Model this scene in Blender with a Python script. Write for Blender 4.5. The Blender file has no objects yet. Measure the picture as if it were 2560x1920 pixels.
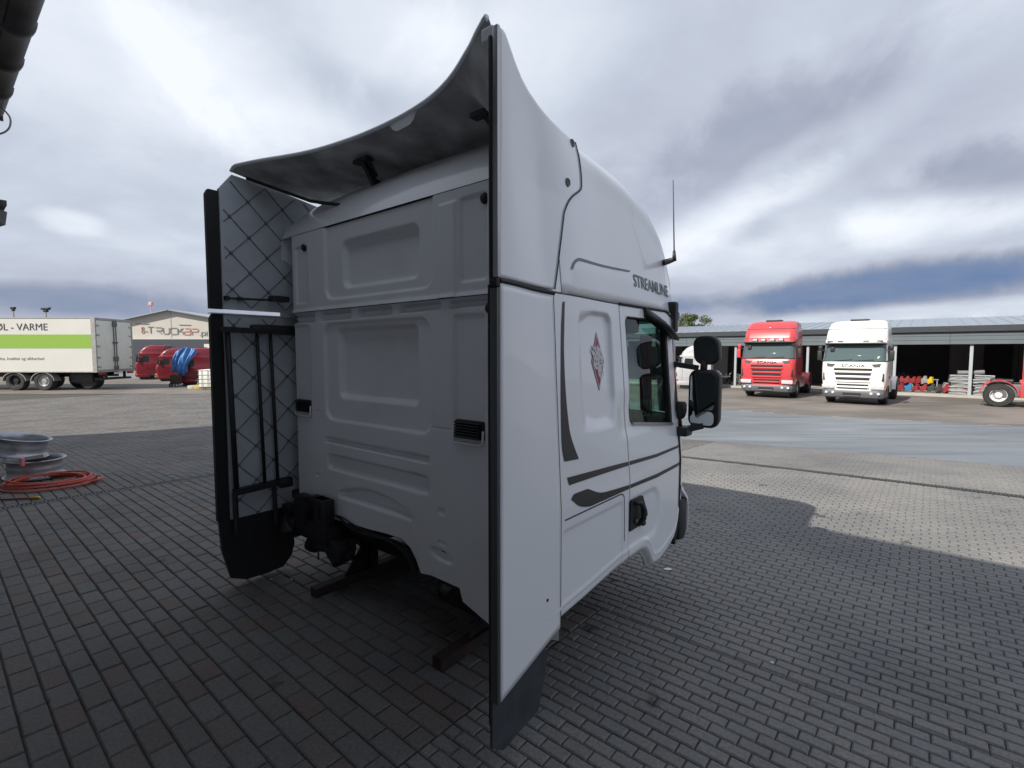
import bpy, bmesh, math, random
from math import sin, cos, pi, radians, sqrt, atan2, tan
from mathutils import Vector, Matrix, Euler
random.seed(7)
S = bpy.context.scene
C = S.collection

# ------------------------------------------------------------------ camera, sky, sun, exposure
CAM_H = 2.05
cam_d = bpy.data.cameras.new('camera'); cam = bpy.data.objects.new('camera', cam_d); C.objects.link(cam)
cam.location = (0, 0, CAM_H); cam.rotation_euler = (radians(90 - 3.68), 0, 0)
cam_d.sensor_width = 36; cam_d.lens = 36 * 1244 / 2560; cam_d.clip_start = .05; cam_d.clip_end = 3000
S.camera = cam

SUN_EL = radians(38.9)
SUN_DIR = Vector((-.765 * cos(SUN_EL), -.644 * cos(SUN_EL), sin(SUN_EL))).normalized()
sun_d = bpy.data.lights.new('sun', 'SUN'); sun = bpy.data.objects.new('sun', sun_d); C.objects.link(sun)
sun_d.energy = 5; sun_d.angle = radians(.6); sun_d.color = (1, .94, .84)
sun.rotation_euler = SUN_DIR.to_track_quat('Z', 'Y').to_euler(); sun.location = (0, 0, 30)

S.view_settings.view_transform = 'Standard'; S.view_settings.look = 'None'
S.view_settings.gamma = 1; S.view_settings.exposure = .22; S.view_settings.use_curve_mapping = False
S.render.engine = 'CYCLES'
S.cycles.use_denoising = True
S.cycles.max_bounces = 8; S.cycles.transparent_max_bounces = 12
S.cycles.sample_clamp_indirect = 6

def build_world():
    w = bpy.data.worlds.new('World'); S.world = w; w.use_nodes = True
    nt = w.node_tree; N = nt.nodes; Lk = nt.links; N.clear()
    def n(t, **k):
        x = N.new(t)
        for a, b in k.items(): setattr(x, a, b)
        return x
    def val(sock, v):
        if hasattr(v, 'is_linked') or hasattr(v, 'links'): Lk.new(v, sock)
        else: sock.default_value = v
    def math_(op, a, b=0., c=None, clamp=False):
        m = n('ShaderNodeMath', operation=op, use_clamp=clamp)
        val(m.inputs[0], a); val(m.inputs[1], b)
        if c is not None: val(m.inputs[2], c)
        return m.outputs[0]
    out = n('ShaderNodeOutputWorld'); bg = n('ShaderNodeBackground'); Lk.new(bg.outputs[0], out.inputs[0])
    bg.inputs[1].default_value = .1
    sky = n('ShaderNodeTexSky'); sky.sky_type = 'NISHITA'; sky.sun_disc = False
    sky.sun_elevation = SUN_EL; sky.sun_rotation = radians(229.9); sky.air_density = 1.3; sky.dust_density = 1.5
    tc = n('ShaderNodeTexCoord'); sep = n('ShaderNodeSeparateXYZ'); Lk.new(tc.outputs['Generated'], sep.inputs[0])
    x, y, z = sep.outputs
    zc = math_('MAXIMUM', z, 0.)
    # cloud deck seen in perspective
    den = math_('ADD', zc, .16)
    px_, py_ = math_('DIVIDE', x, den), math_('DIVIDE', y, den)
    comb = n('ShaderNodeCombineXYZ'); Lk.new(px_, comb.inputs[0]); Lk.new(py_, comb.inputs[1])
    def noise(scale, detail, rough, off, dist=0.):
        mp = n('ShaderNodeMapping'); Lk.new(comb.outputs[0], mp.inputs[0]); mp.inputs['Location'].default_value = off
        t = n('ShaderNodeTexNoise'); Lk.new(mp.outputs[0], t.inputs['Vector'])
        t.inputs['Scale'].default_value = scale; t.inputs['Detail'].default_value = detail
        t.inputs['Roughness'].default_value = rough; t.inputs['Distortion'].default_value = dist
        return t.outputs['Fac']
    big = noise(.75, 4, .5, (3.1, 1.2, 0), .3)
    mid = noise(2.2, 8, .55, (0.4, 5.2, 0), .25)
    dn = n('ShaderNodeTexNoise'); Lk.new(tc.outputs['Generated'], dn.inputs['Vector'])
    dn.inputs['Scale'].default_value = 5.5; dn.inputs['Detail'].default_value = 9; dn.inputs['Roughness'].default_value = .58; dn.inputs['Distortion'].default_value = .35
    # luminance of the cloud deck
    B = math_('MULTIPLY_ADD', math_('SUBTRACT', big, .5), .22, .74)
    B = math_('MULTIPLY_ADD', math_('SUBTRACT', mid, .5), .26, B)
    # banks of cloud, each an ellipse round its own direction with a ragged edge
    wobn = math_('SUBTRACT', dn.outputs['Fac'], .5)
    for c, t1, t2, amt, soft in LOBES:
        def dot(v):
            k = n('ShaderNodeVectorMath', operation='DOT_PRODUCT'); Lk.new(tc.outputs['Generated'], k.inputs[0]); k.inputs[1].default_value = v; return k.outputs['Value']
        a, b = dot(t1), dot(t2); a0, b0 = c.dot(t1), c.dot(t2)
        a = math_('SUBTRACT', a, a0); b = math_('SUBTRACT', b, b0)
        d = math_('SQRT', math_('MULTIPLY_ADD', a, a, math_('MULTIPLY', b, b)))
        d = math_('MULTIPLY_ADD', wobn, 2.2, d)
        m = n('ShaderNodeMapRange', interpolation_type='SMOOTHSTEP'); Lk.new(d, m.inputs[0])
        m.inputs[1].default_value = 1 + soft; m.inputs[2].default_value = 1 - soft; m.inputs[3].default_value = 0; m.inputs[4].default_value = amt
        front = math_('GREATER_THAN', dot(c), .3)
        B = math_('MULTIPLY_ADD', m.outputs[0], front, B)
    # rain-blue bank all round just over the horizon, ragged lower edge
    el = math_('MULTIPLY_ADD', math_('SUBTRACT', dn.outputs['Fac'], .5), .10, z)
    up = n('ShaderNodeMapRange', interpolation_type='SMOOTHSTEP'); Lk.new(el, up.inputs[0])
    up.inputs[1].default_value = .17; up.inputs[2].default_value = .10
    lo = n('ShaderNodeMapRange', interpolation_type='SMOOTHSTEP'); Lk.new(el, lo.inputs[0])
    lo.inputs[1].default_value = .030; lo.inputs[2].default_value = .062
    band = math_('MULTIPLY', up.outputs[0], lo.outputs[0])
    B = math_('MULTIPLY_ADD', band, -.16, B)
    ramp = n('ShaderNodeValToRGB'); Lk.new(B, ramp.inputs[0])
    cr = ramp.color_ramp
    cr.elements[0].position = .10; cr.elements[0].color = (.135, .205, .36, 1)
    cr.elements[1].position = 1.0; cr.elements[1].color = (.80, .84, .90, 1)
    for p, c in ((.32, (.235, .285, .395)), (.52, (.36, .39, .485)), (.72, (.505, .555, .65)), (.86, (.655, .705, .79))):
        e = cr.elements.new(p); e.color = (*c, 1)
    sc = n('ShaderNodeVectorMath', operation='SCALE'); Lk.new(ramp.outputs[0], sc.inputs[0]); sc.inputs['Scale'].default_value = 10
    # a few thinner places where the blue sky shows through
    thin = noise(1.1, 5, .5, (7.7, 2.1, 0))
    mr = n('ShaderNodeMapRange', interpolation_type='SMOOTHSTEP'); Lk.new(thin, mr.inputs[0])
    mr.inputs[1].default_value = .52; mr.inputs[2].default_value = .74; mr.inputs[3].default_value = 0; mr.inputs[4].default_value = .04
    mx = n('ShaderNodeMixRGB'); Lk.new(mr.outputs[0], mx.inputs[0]); Lk.new(sc.outputs[0], mx.inputs[1]); Lk.new(sky.outputs[0], mx.inputs[2])
    Lk.new(mx.outputs[0], bg.inputs[0])

def dirpx(x, y):        # a direction in the sky
    p = radians(3.68); u = (x - 1280) / 1244; v = (960 - y) / 1244
    return Vector((u, cos(p) + v * sin(p), -sin(p) + v * cos(p))).normalized()
def lobe(x, y, w, h, ang, amt, soft=.6):
    c = dirpx(x, y); ca, sa = cos(radians(ang)), sin(radians(ang))
    t1 = dirpx(x + ca * 40, y + sa * 40) - dirpx(x - ca * 40, y - sa * 40); t2 = dirpx(x - sa * 40, y + ca * 40) - dirpx(x + sa * 40, y - ca * 40)
    return (c, t1 / t1.length_squared * 80 / w, t2 / t2.length_squared * 80 / h, amt, soft)
LOBES = [lobe(1340, 90, 260, 200, 0, .12), lobe(1710, 230, 330, 200, 0, -.07), lobe(1880, 365, 330, 120, -12, -.22), lobe(2470, 430, 200, 90, 10, -.28, .5),
         lobe(2330, 320, 300, 150, 0, -.11), lobe(2500, 60, 260, 160, 0, .04), lobe(1950, 455, 380, 60, -29, .20, .5), lobe(2370, 530, 260, 65, 6, .19, .5), lobe(1850, 625, 330, 75, 0, .08),
         lobe(1885, 575, 80, 36, 0, -.10, .5), lobe(2160, 722, 560, 46, -2, -.42, .45), lobe(2260, 785, 420, 24, 0, .20, .5),
         lobe(605, 200, 300, 120, 20, .18), lobe(150, 90, 420, 260, 0, .14), lobe(980, 90, 200, 120, 0, .10), lobe(800, 225, 170, 60, 0, -.07), lobe(330, 440, 400, 110, 0, -.05),
         lobe(176, 556, 85, 32, 0, .15, .5), lobe(330, 645, 260, 50, 0, .04), lobe(180, 752, 480, 40, 0, -.24, .5)]
build_world()

# ------------------------------------------------------------------ helpers
def link(o, parent=None):
    C.objects.link(o)
    if parent is not None: o.parent = parent
    return o
def mesh(name, vs, fs, m, parent=None, smooth=False, auto=None):
    me = bpy.data.meshes.new(name); me.from_pydata([tuple(v) for v in vs], [], fs); me.update()
    if m: me.materials.append(m)
    if smooth: me.polygons.foreach_set('use_smooth', [True] * len(me.polygons))
    o = bpy.data.objects.new(name, me); link(o, parent)
    if auto: 
        me.polygons.foreach_set('use_smooth', [True] * len(me.polygons))
        me.set_sharp_from_angle(angle=radians(auto))
    return o
def tag(o, label, cat, group=None, kind=None):
    if label: o['label'] = label
    if cat: o['category'] = cat
    if group: o['group'] = group
    if kind: o['kind'] = kind
    return o
def empty(name, loc, rz=0, label=None, cat=None, group=None):
    o = bpy.data.objects.new(name, None); link(o); o.location = loc; o.rotation_euler = (0, 0, rz); o.empty_display_size = .2
    return tag(o, label, cat, group)
def copy_tree(o, parent=None):
    c = o.copy(); C.objects.link(c)
    if parent is not None: c.parent = parent
    for ch in list(o.children): copy_tree(ch, c)
    return c
class MB:
    def __init__(s): s.v = []; s.f = []
    def add(s, vs, fs):
        k = len(s.v); s.v += [tuple(v) for v in vs]; s.f += [tuple(i + k for i in f) for f in fs]; return s
    def quad(s, a, b, c, d): return s.add([a, b, c, d], [(0, 1, 2, 3)])
    def box(s, lo, hi, M=None):
        (a, b, c), (d, e, f) = lo, hi
        vs = [(a, b, c), (d, b, c), (d, e, c), (a, e, c), (a, b, f), (d, b, f), (d, e, f), (a, e, f)]
        if M is not None: vs = [tuple(M @ Vector(v)) for v in vs]
        return s.add(vs, [(0, 3, 2, 1), (4, 5, 6, 7), (0, 1, 5, 4), (1, 2, 6, 5), (2, 3, 7, 6), (3, 0, 4, 7)])
    def rbox(s, lo, hi, r, M=None):
        bm = bmesh.new(); bmesh.ops.create_cube(bm, size=1)
        for v in bm.verts:
            v.co = Vector([(lo[i] + hi[i]) / 2 + v.co[i] * (hi[i] - lo[i]) for i in range(3)])
        bmesh.ops.bevel(bm, geom=list(bm.edges), offset=r, segments=2, profile=.6, affect='EDGES')
        bm.verts.index_update()
        vs = [tuple(M @ v.co) if M is not None else tuple(v.co) for v in bm.verts]; fs = [tuple(v.index for v in f.verts) for f in bm.faces]
        bm.free(); return s.add(vs, fs)
    def bar(s, p, q, w, h, up=(0, 0, 1)):
        p, q, up = Vector(p), Vector(q), Vector(up); d = (q - p).normalized(); x = d.cross(up)
        if x.length < 1e-4: x = d.cross(Vector((1, 0, 0)))
        x.normalize(); u = x.cross(d); vs = []
        for c in (p, q):
            for i, j in ((-1, -1), (1, -1), (1, 1), (-1, 1)): vs.append(c + x * i * w / 2 + u * j * h / 2)
        return s.add(vs, [(0, 1, 2, 3), (7, 6, 5, 4), (0, 4, 5, 1), (1, 5, 6, 2), (2, 6, 7, 3), (3, 7, 4, 0)])
    def tube(s, pts, r, n=8, cap=True):
        pts = [Vector(p) for p in pts]; rs = r if isinstance(r, (list, tuple)) else [r] * len(pts)
        k = len(s.v); u = None
        for i, p in enumerate(pts):
            d = (pts[min(i + 1, len(pts) - 1)] - pts[max(i - 1, 0)]).normalized()
            if u is None:
                u = d.cross(Vector((0, 0, 1)))
                if u.length < .05: u = d.cross(Vector((1, 0, 0)))
            u = (u - d * u.dot(d)).normalized(); w = d.cross(u)
            for j in range(n):
                a = 2 * pi * j / n; s.v.append(tuple(p + (u * cos(a) + w * sin(a)) * rs[i]))
        for i in range(len(pts) - 1):
            for j in range(n):
                s.f.append((k + i * n + j, k + i * n + (j + 1) % n, k + (i + 1) * n + (j + 1) % n, k + (i + 1) * n + j))
        if cap:
            s.f.append(tuple(k + j for j in range(n))[::-1]); s.f.append(tuple(k + (len(pts) - 1) * n + j for j in range(n)))
        return s
    def lathe(s, prof, n=32, M=None, close=False):      # profile (radius, height) about local z
        k = len(s.v); m = len(prof)
        for j in range(n):
            a = 2 * pi * j / n
            for r, h in prof:
                v = Vector((r * cos(a), r * sin(a), h)); s.v.append(tuple(M @ v) if M is not None else tuple(v))
        for j in range(n):
            for i in range(m - 1 + (1 if close else 0)):
                i2 = (i + 1) % m; s.f.append((k + j * m + i, k + ((j + 1) % n) * m + i, k + ((j + 1) % n) * m + i2, k + j * m + i2))
        return s
    def prism(s, poly, P):        # P(x, y, t) -> point, t = 0 / 1
        n = len(poly); vs = [P(x, y, 0) for x, y in poly] + [P(x, y, 1) for x, y in poly]
        fs = [tuple(range(n))[::-1], tuple(range(n, 2 * n))] + [(i, (i + 1) % n, n + (i + 1) % n, n + i) for i in range(n)]
        return s.add(vs, fs)
    def loft(s, rings, cap=True):
        k = len(s.v); n = len(rings[0])
        for r in rings: s.v += [tuple(p) for p in r]
        for i in range(len(rings) - 1):
            for j in range(n): s.f.append((k + i * n + j, k + i * n + (j + 1) % n, k + (i + 1) * n + (j + 1) % n, k + (i + 1) * n + j))
        if cap: s.f.append(tuple(k + j for j in range(n))[::-1]); s.f.append(tuple(k + (len(rings) - 1) * n + j for j in range(n)))
        return s
    def make(s, name, m, parent=None, smooth=False, auto=None): return mesh(name, s.v, s.f, m, parent, smooth, auto)
def grid(name, nu, nv, fn, m, parent=None, smooth=True, flip=False):
    vs = [fn(i / nu, j / nv) for j in range(nv + 1) for i in range(nu + 1)]; W = nu + 1
    fs = []
    for j in range(nv):
        for i in range(nu):
            q = (j * W + i, j * W + i + 1, (j + 1) * W + i + 1, (j + 1) * W + i); fs.append(q[::-1] if flip else q)
    return mesh(name, vs, fs, m, parent, smooth)
def solidify(o, t, off=-1):
    md = o.modifiers.new('thickness', 'SOLIDIFY'); md.thickness = t; md.offset = off; return o
def lettering(name, s, size, m, parent, M, sx=1, shear=0, ext=.002, bold=0., align='LEFT'):
    cu = bpy.data.curves.new(name, 'FONT'); cu.body = s; cu.size = size; cu.extrude = ext; cu.shear = shear; cu.offset = bold; cu.align_x = align
    cu.resolution_u = 4
    tmp = bpy.data.objects.new('tmp', cu); C.objects.link(tmp)
    dg = bpy.context.evaluated_depsgraph_get(); dg.update()
    me = bpy.data.meshes.new_from_object(tmp.evaluated_get(dg)); bpy.data.objects.remove(tmp)
    me.transform(M @ Matrix.Diagonal((sx, 1, 1, 1))); me.materials.clear(); me.materials.append(m); me.name = name
    o = bpy.data.objects.new(name, me); return link(o, parent)
def sm(x, a, b):
    t = min(1., max(0., (x - a) / (b - a))); return t * t * (3 - 2 * t)
def interp(pts, x):
    if x <= pts[0][0]: return pts[0][1]
    for (a, b), (c, d) in zip(pts, pts[1:]):
        if x <= c: return b + (d - b) * (x - a) / (c - a) if c > a else d
    return pts[-1][1]
def frame(o, ex, ey, ez):
    M = Matrix.Identity(4)
    for i, e in enumerate((ex, ey, ez, o)):
        for j in range(3): M[j][i] = e[j]
    return M

# ------------------------------------------------------------------ materials
MATS = {}
def mat(name, col, rough=.5, metal=0., var=0., vscale=6., bump=0., bscale=60., coat=0., spec=.5, dirt=0., dirtcol=(.12, .10, .08), dscale=2.5, island=0.):
    m = bpy.data.materials.new(name); m.use_nodes = True; nt = m.node_tree; N = nt.nodes; L = nt.links
    p = N['Principled BSDF']; p.inputs['Roughness'].default_value = rough; p.inputs['Metallic'].default_value = metal
    p.inputs['Specular IOR Level'].default_value = spec; p.inputs['Coat Weight'].default_value = coat; p.inputs['Coat Roughness'].default_value = .05
    tc = N.new('ShaderNodeTexCoord'); obj = tc.outputs['Object']
    def noise(scale, detail=5):
        t = N.new('ShaderNodeTexNoise'); L.new(obj, t.inputs['Vector']); t.inputs['Scale'].default_value = scale; t.inputs['Detail'].default_value = detail
        return t.outputs['Fac']
    rgb = N.new('ShaderNodeRGB'); rgb.outputs[0].default_value = (*col, 1); cur = rgb.outputs[0]
    def mul(fac_sock, lo, hi, fmin=.3, fmax=.7):
        nonlocal cur
        mr = N.new('ShaderNodeMapRange'); L.new(fac_sock, mr.inputs[0]); mr.inputs[1].default_value = fmin; mr.inputs[2].default_value = fmax
        mr.inputs[3].default_value = lo; mr.inputs[4].default_value = hi
        v = N.new('ShaderNodeVectorMath'); v.operation = 'SCALE'; L.new(cur, v.inputs[0]); L.new(mr.outputs[0], v.inputs['Scale']); cur = v.outputs[0]
    if var: mul(noise(vscale), 1 - var, 1 + var)
    if island:
        g = N.new('ShaderNodeNewGeometry'); mul(g.outputs['Random Per Island'], 1 - island, 1 + island, 0, 1)
    if dirt:
        mr = N.new('ShaderNodeMapRange'); L.new(noise(dscale, 8), mr.inputs[0]); mr.inputs[1].default_value = .5; mr.inputs[2].default_value = .75; mr.inputs[4].default_value = dirt
        mx = N.new('ShaderNodeMixRGB'); L.new(mr.outputs[0], mx.inputs[0]); L.new(cur, mx.inputs[1]); mx.inputs[2].default_value = (*dirtcol, 1); cur = mx.outputs[0]
    L.new(cur, p.inputs['Base Color'])
    if bump:
        b = N.new('ShaderNodeBump'); b.inputs['Strength'].default_value = bump; b.inputs['Distance'].default_value = .01
        L.new(noise(bscale, 6), b.inputs['Height']); L.new(b.outputs[0], p.inputs['Normal'])
    MATS[name] = m; return m
white = mat('white_paint', (.82, .835, .86), .28, coat=.55, var=.015, vscale=1.5, dirt=.10, dscale=1.4, dirtcol=(.55, .53, .50))
rearp = mat('rear_wall_paint', (.77, .78, .80), .42, var=.03, vscale=2.5, dirt=.25, dscale=2.0, dirtcol=(.45, .43, .40), bump=.03, bscale=25)
inner_grey = mat('fairing_inner_sheet', (.52, .56, .60), .6, var=.07, vscale=7, dirt=.3, dscale=3, dirtcol=(.3, .3, .28))
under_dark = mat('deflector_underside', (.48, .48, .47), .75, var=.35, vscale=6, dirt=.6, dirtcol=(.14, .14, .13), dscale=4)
blackp = mat('black_plastic', (.018, .018, .02), .5, var=.2, vscale=20, bump=.15, bscale=120)
flap_m = mat('worn_rubber_flap', (.040, .044, .052), .6, var=.3, vscale=9, dirt=.4, dirtcol=(.09, .085, .08))
rubber = mat('black_rubber', (.012, .012, .013), .65, var=.2)
alu = mat('aluminium_trim', (.42, .42, .43), .38, metal=.9, var=.05)
alu_dark = mat('dark_trim', (.10, .10, .105), .42, metal=.4, var=.1)
decal = mat('charcoal_film', (.035, .033, .033), .45, var=.05)
decal_grey = mat('grey_film', (.16, .16, .17), .45)
red_film = mat('red_film', (.33, .02, .03), .4)
pale_film = mat('pale_film', (.60, .58, .60), .5, var=.1, vscale=40)
seam_m = mat('seam_shadow_gap', (.06, .06, .065), .8)
steel_dark = mat('dark_oily_steel', (.03, .03, .033), .5, metal=.5, var=.4, vscale=12)
rust = mat('rusty_steel', (.032, .016, .014), .75, var=.4, vscale=14, bump=.3)
grey_frame = mat('grey_post_paint', (.42, .43, .44), .5, var=.05)
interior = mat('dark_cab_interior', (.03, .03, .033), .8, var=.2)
redcloth = mat('red_curtain_cloth', (.75, .04, .03), .7, var=.2)
bluecloth = mat('blue_fabric', (.05, .22, .55), .8, var=.2)
redpaint = mat('red_truck_paint', (.56, .05, .06), .32, coat=.5, var=.06, vscale=2, dirt=.12, dirtcol=(.25, .1, .09))
shaded_red = mat('shaded_red_paint', (.17, .007, .016), .35, coat=.4, var=.12, vscale=2)  # red darkened in the paint to imitate the shells' shaded near sides
whitetruck = mat('white_truck_paint', (.82, .81, .78), .32, coat=.4, var=.02)
bumper_grey = mat('grey_bumper_plastic', (.11, .115, .125), .5, var=.1)
tyre_m = mat('tyre_rubber', (.025, .025, .024), .85, var=.3, vscale=10, bump=.4, bscale=40, dirt=.5, dirtcol=(.10, .09, .08))
rim_m = mat('wheel_steel', (.45, .45, .45), .4, metal=.7, var=.15)
chrome = mat('bright_metal', (.75, .75, .75), .18, metal=1)
lamp_glass = mat('lamp_glass', (.75, .77, .80), .12, metal=.4, var=.3, vscale=30)
orange_glass = mat('orange_lamp', (.7, .18, .02), .25)
trailer_white = mat('trailer_white', (.60, .59, .55), .45, var=.03, vscale=.6, dirt=.25, dscale=.7, dirtcol=(.55, .50, .42))
trailer_rear = mat('trailer_rear_doors', (.66, .66, .58), .5, var=.05, dirt=.35, dscale=1.5, dirtcol=(.45, .42, .34))
green = mat('green_stripe', (.24, .40, .06), .45, var=.03)
ink = mat('dark_lettering', (.05, .05, .06), .5)
ink_grey = mat('grey_lettering', (.22, .21, .20), .5)
galv = mat('galvanised_frame', (.36, .36, .34), .5, metal=.6, var=.15)
hall_m = mat('hall_cladding', (.46, .44, .40), .7, var=.05, vscale=.4)
hall_dark = mat('hall_dark_band', (.045, .05, .07), .7, var=.1)
pink_ink = mat('faded_red_lettering', (.45, .22, .20), .6)
plank_m = mat('grey_fascia_plank', (.11, .135, .15), .6, var=.08, vscale=1.5)
plank_top = mat('dark_roof_edge', (.03, .037, .045), .6, var=.1)
roof_sheet = mat('roof_sheet_metal', (.30, .34, .39), .45, metal=.3, var=.05)
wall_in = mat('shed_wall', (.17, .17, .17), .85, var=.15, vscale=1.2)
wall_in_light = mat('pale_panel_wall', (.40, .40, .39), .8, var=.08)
concrete = mat('concrete_slab', (.38, .36, .33), .85, var=.1, vscale=3, bump=.3)
post_m = mat('shed_post_steel', (.36, .40, .42), .45, var=.06)
bld_wall = mat('workshop_wall', (.36, .36, .36), .85, var=.1)
gutter_m = mat('gutter_metal', (.045, .042, .045), .55, var=.4, vscale=6, metal=.2)
tile_m = mat('roof_tile', (.08, .06, .055), .8, var=.2)
cable_m = mat('pale_cable', (.42, .43, .41), .6)
hose_m = mat('red_hose', (.50, .085, .055), .5, var=.15, vscale=20)
brass = mat('brass_fitting', (.55, .33, .06), .35, metal=.7)
tarp_m = mat('blue_tarp', (.05, .17, .42), .5, var=.25, vscale=5)
ibc_m = mat('white_plastic_tank', (.80, .80, .74), .4, var=.03)
wood = mat('pallet_wood', (.30, .22, .13), .8, var=.2)
yellow = mat('yellow_paint', (.65, .42, .02), .45)
orange = mat('orange_paint', (.62, .16, .02), .45)
bluep = mat('blue_paint', (.03, .16, .35), .45)
part_red = mat('part_red', (.24, .025, .03), .5, var=.2)
part_dark = mat('part_dark', (.045, .048, .05), .5, var=.3)
bumper_part = mat('stacked_plastic', (.20, .21, .22), .5, var=.2, vscale=4)
leaf_m = mat('leaf', (.075, .10, .03), .6, island=.45)
bark = mat('bark', (.10, .075, .05), .9, var=.3)
litter_m = mat('pale_litter', (.7, .7, .68), .7)
pink_tag = mat('pink_tag', (.65, .25, .28), .6)

def glass_mat(name, tint, rough=.02, trans=.75, dark=(.02, .03, .03)):
    m = bpy.data.materials.new(name); m.use_nodes = True; nt = m.node_tree; N = nt.nodes; L = nt.links; N.clear()
    o = N.new('ShaderNodeOutputMaterial'); t = N.new('ShaderNodeBsdfTransparent'); g = N.new('ShaderNodeBsdfGlossy'); d = N.new('ShaderNodeBsdfDiffuse')
    t.inputs[0].default_value = (*tint, 1); g.inputs['Roughness'].default_value = rough; g.inputs[0].default_value = (.9, .95, .95, 1); d.inputs[0].default_value = (*dark, 1)
    m1 = N.new('ShaderNodeMixShader'); m1.inputs[0].default_value = trans; L.new(d.outputs[0], m1.inputs[1]); L.new(t.outputs[0], m1.inputs[2])
    fr = N.new('ShaderNodeFresnel'); fr.inputs[0].default_value = 1.5
    m2 = N.new('ShaderNodeMixShader'); L.new(fr.outputs[0], m2.inputs[0]); L.new(m1.outputs[0], m2.inputs[1]); L.new(g.outputs[0], m2.inputs[2])
    L.new(m2.outputs[0], o.inputs[0]); return m
pane_m = glass_mat('cab_window_glass', (.62, .78, .72), trans=.95)
dark_glass = glass_mat('truck_window_glass', (.25, .32, .32), trans=.30, dark=(.10, .14, .15))
mirror_m = mat('mirror_glass', (.55, .60, .60), .03, metal=1)

# ------------------------------------------------------------------ ground
def zg(x, y): return .47 * (1 - sm(y, 4.5, 17))       # the yard falls gently away from the workshop
def gquad(name, pts, z, m, kind='structure', parent=None):
    o = mesh(name, [(x, y, z) for x, y in pts], [tuple(range(len(pts)))], m, parent); o['kind'] = kind; return o
def gsheet(name, p0, p1, q0, q1, off, m, step=.8):
    nu, nv = max(1, int((p1 - p0) / step)), max(1, int((q1 - q0) / step))
    def f(u, v): x, y = pq(p0 + (p1 - p0) * u, q0 + (q1 - q0) * v); return (x, y, zg(x, y) + off)
    o = grid(name, nu, nv, f, m, None, True, True); o['kind'] = 'structure'; return o
PX = Vector((-.766, .643)); QX = Vector((.643, .766))       # directions of the paver rows and across them
def pq(p, q): v = PX * p + QX * q; return (v.x, v.y)
def asphalt_mat(name, c1, c2):
    m = bpy.data.materials.new(name); m.use_nodes = True; nt = m.node_tree; N = nt.nodes; L = nt.links; p = N['Principled BSDF']
    tc = N.new('ShaderNodeTexCoord')
    def noise(s, d, off=0, sc=(1, 1, 1)):
        mp = N.new('ShaderNodeMapping'); L.new(tc.outputs['Object'], mp.inputs[0]); mp.inputs['Location'].default_value = (off, off, 0); mp.inputs['Scale'].default_value = sc
        mp.inputs['Rotation'].default_value = (0, 0, radians(-40))
        t = N.new('ShaderNodeTexNoise'); L.new(mp.outputs[0], t.inputs[0]); t.inputs['Scale'].default_value = s; t.inputs['Detail'].default_value = d; return t.outputs['Fac']
    r = N.new('ShaderNodeValToRGB'); L.new(noise(.35, 6, 3, (1, 1, 1)), r.inputs[0])
    r.color_ramp.elements[0].position = .38; r.color_ramp.elements[0].color = (*c1, 1); r.color_ramp.elements[1].position = .62; r.color_ramp.elements[1].color = (*c2, 1)
    r2 = N.new('ShaderNodeValToRGB'); L.new(noise(1.6, 5, 9, (.25, 1.6, 1)), r2.inputs[0])
    r2.color_ramp.elements[0].position = .30; r2.color_ramp.elements[0].color = (.72, .72, .72, 1); r2.color_ramp.elements[1].position = .62; r2.color_ramp.elements[1].color = (1.06, 1.06, 1.06, 1)
    r3 = N.new('ShaderNodeValToRGB'); L.new(noise(90, 3), r3.inputs[0])
    r3.color_ramp.elements[0].position = .3; r3.color_ramp.elements[0].color = (.8, .8, .8, 1); r3.color_ramp.elements[1].position = .7; r3.color_ramp.elements[1].color = (1.2, 1.2, 1.2, 1)
    a = N.new('ShaderNodeMixRGB'); a.blend_type = 'MULTIPLY'; a.inputs[0].default_value = 1; L.new(r.outputs[0], a.inputs[1]); L.new(r2.outputs[0], a.inputs[2])
    b = N.new('ShaderNodeMixRGB'); b.blend_type = 'MULTIPLY'; b.inputs[0].default_value = 1; L.new(a.outputs[0], b.inputs[1]); L.new(r3.outputs[0], b.inputs[2])
    L.new(b.outputs[0], p.inputs['Base Color']); p.inputs['Roughness'].default_value = .85; p.inputs['Specular IOR Level'].default_value = .3
    bu = N.new('ShaderNodeBump'); bu.inputs['Strength'].default_value = .3; bu.inputs['Distance'].default_value = .01; L.new(noise(120, 3), bu.inputs['Height']); L.new(bu.outputs[0], p.inputs['Normal'])
    return m
asphalt_grey = asphalt_mat('grey_asphalt', (.165, .185, .205), (.205, .225, .245))
asphalt_brown = asphalt_mat('brown_asphalt', (.15, .135, .12), (.215, .195, .175))
field_m = asphalt_mat('bare_ground', (.12, .11, .09), (.16, .15, .12))
sand_m = mat('joint_sand', (.06, .056, .05), .95, var=.3, vscale=8)
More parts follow.
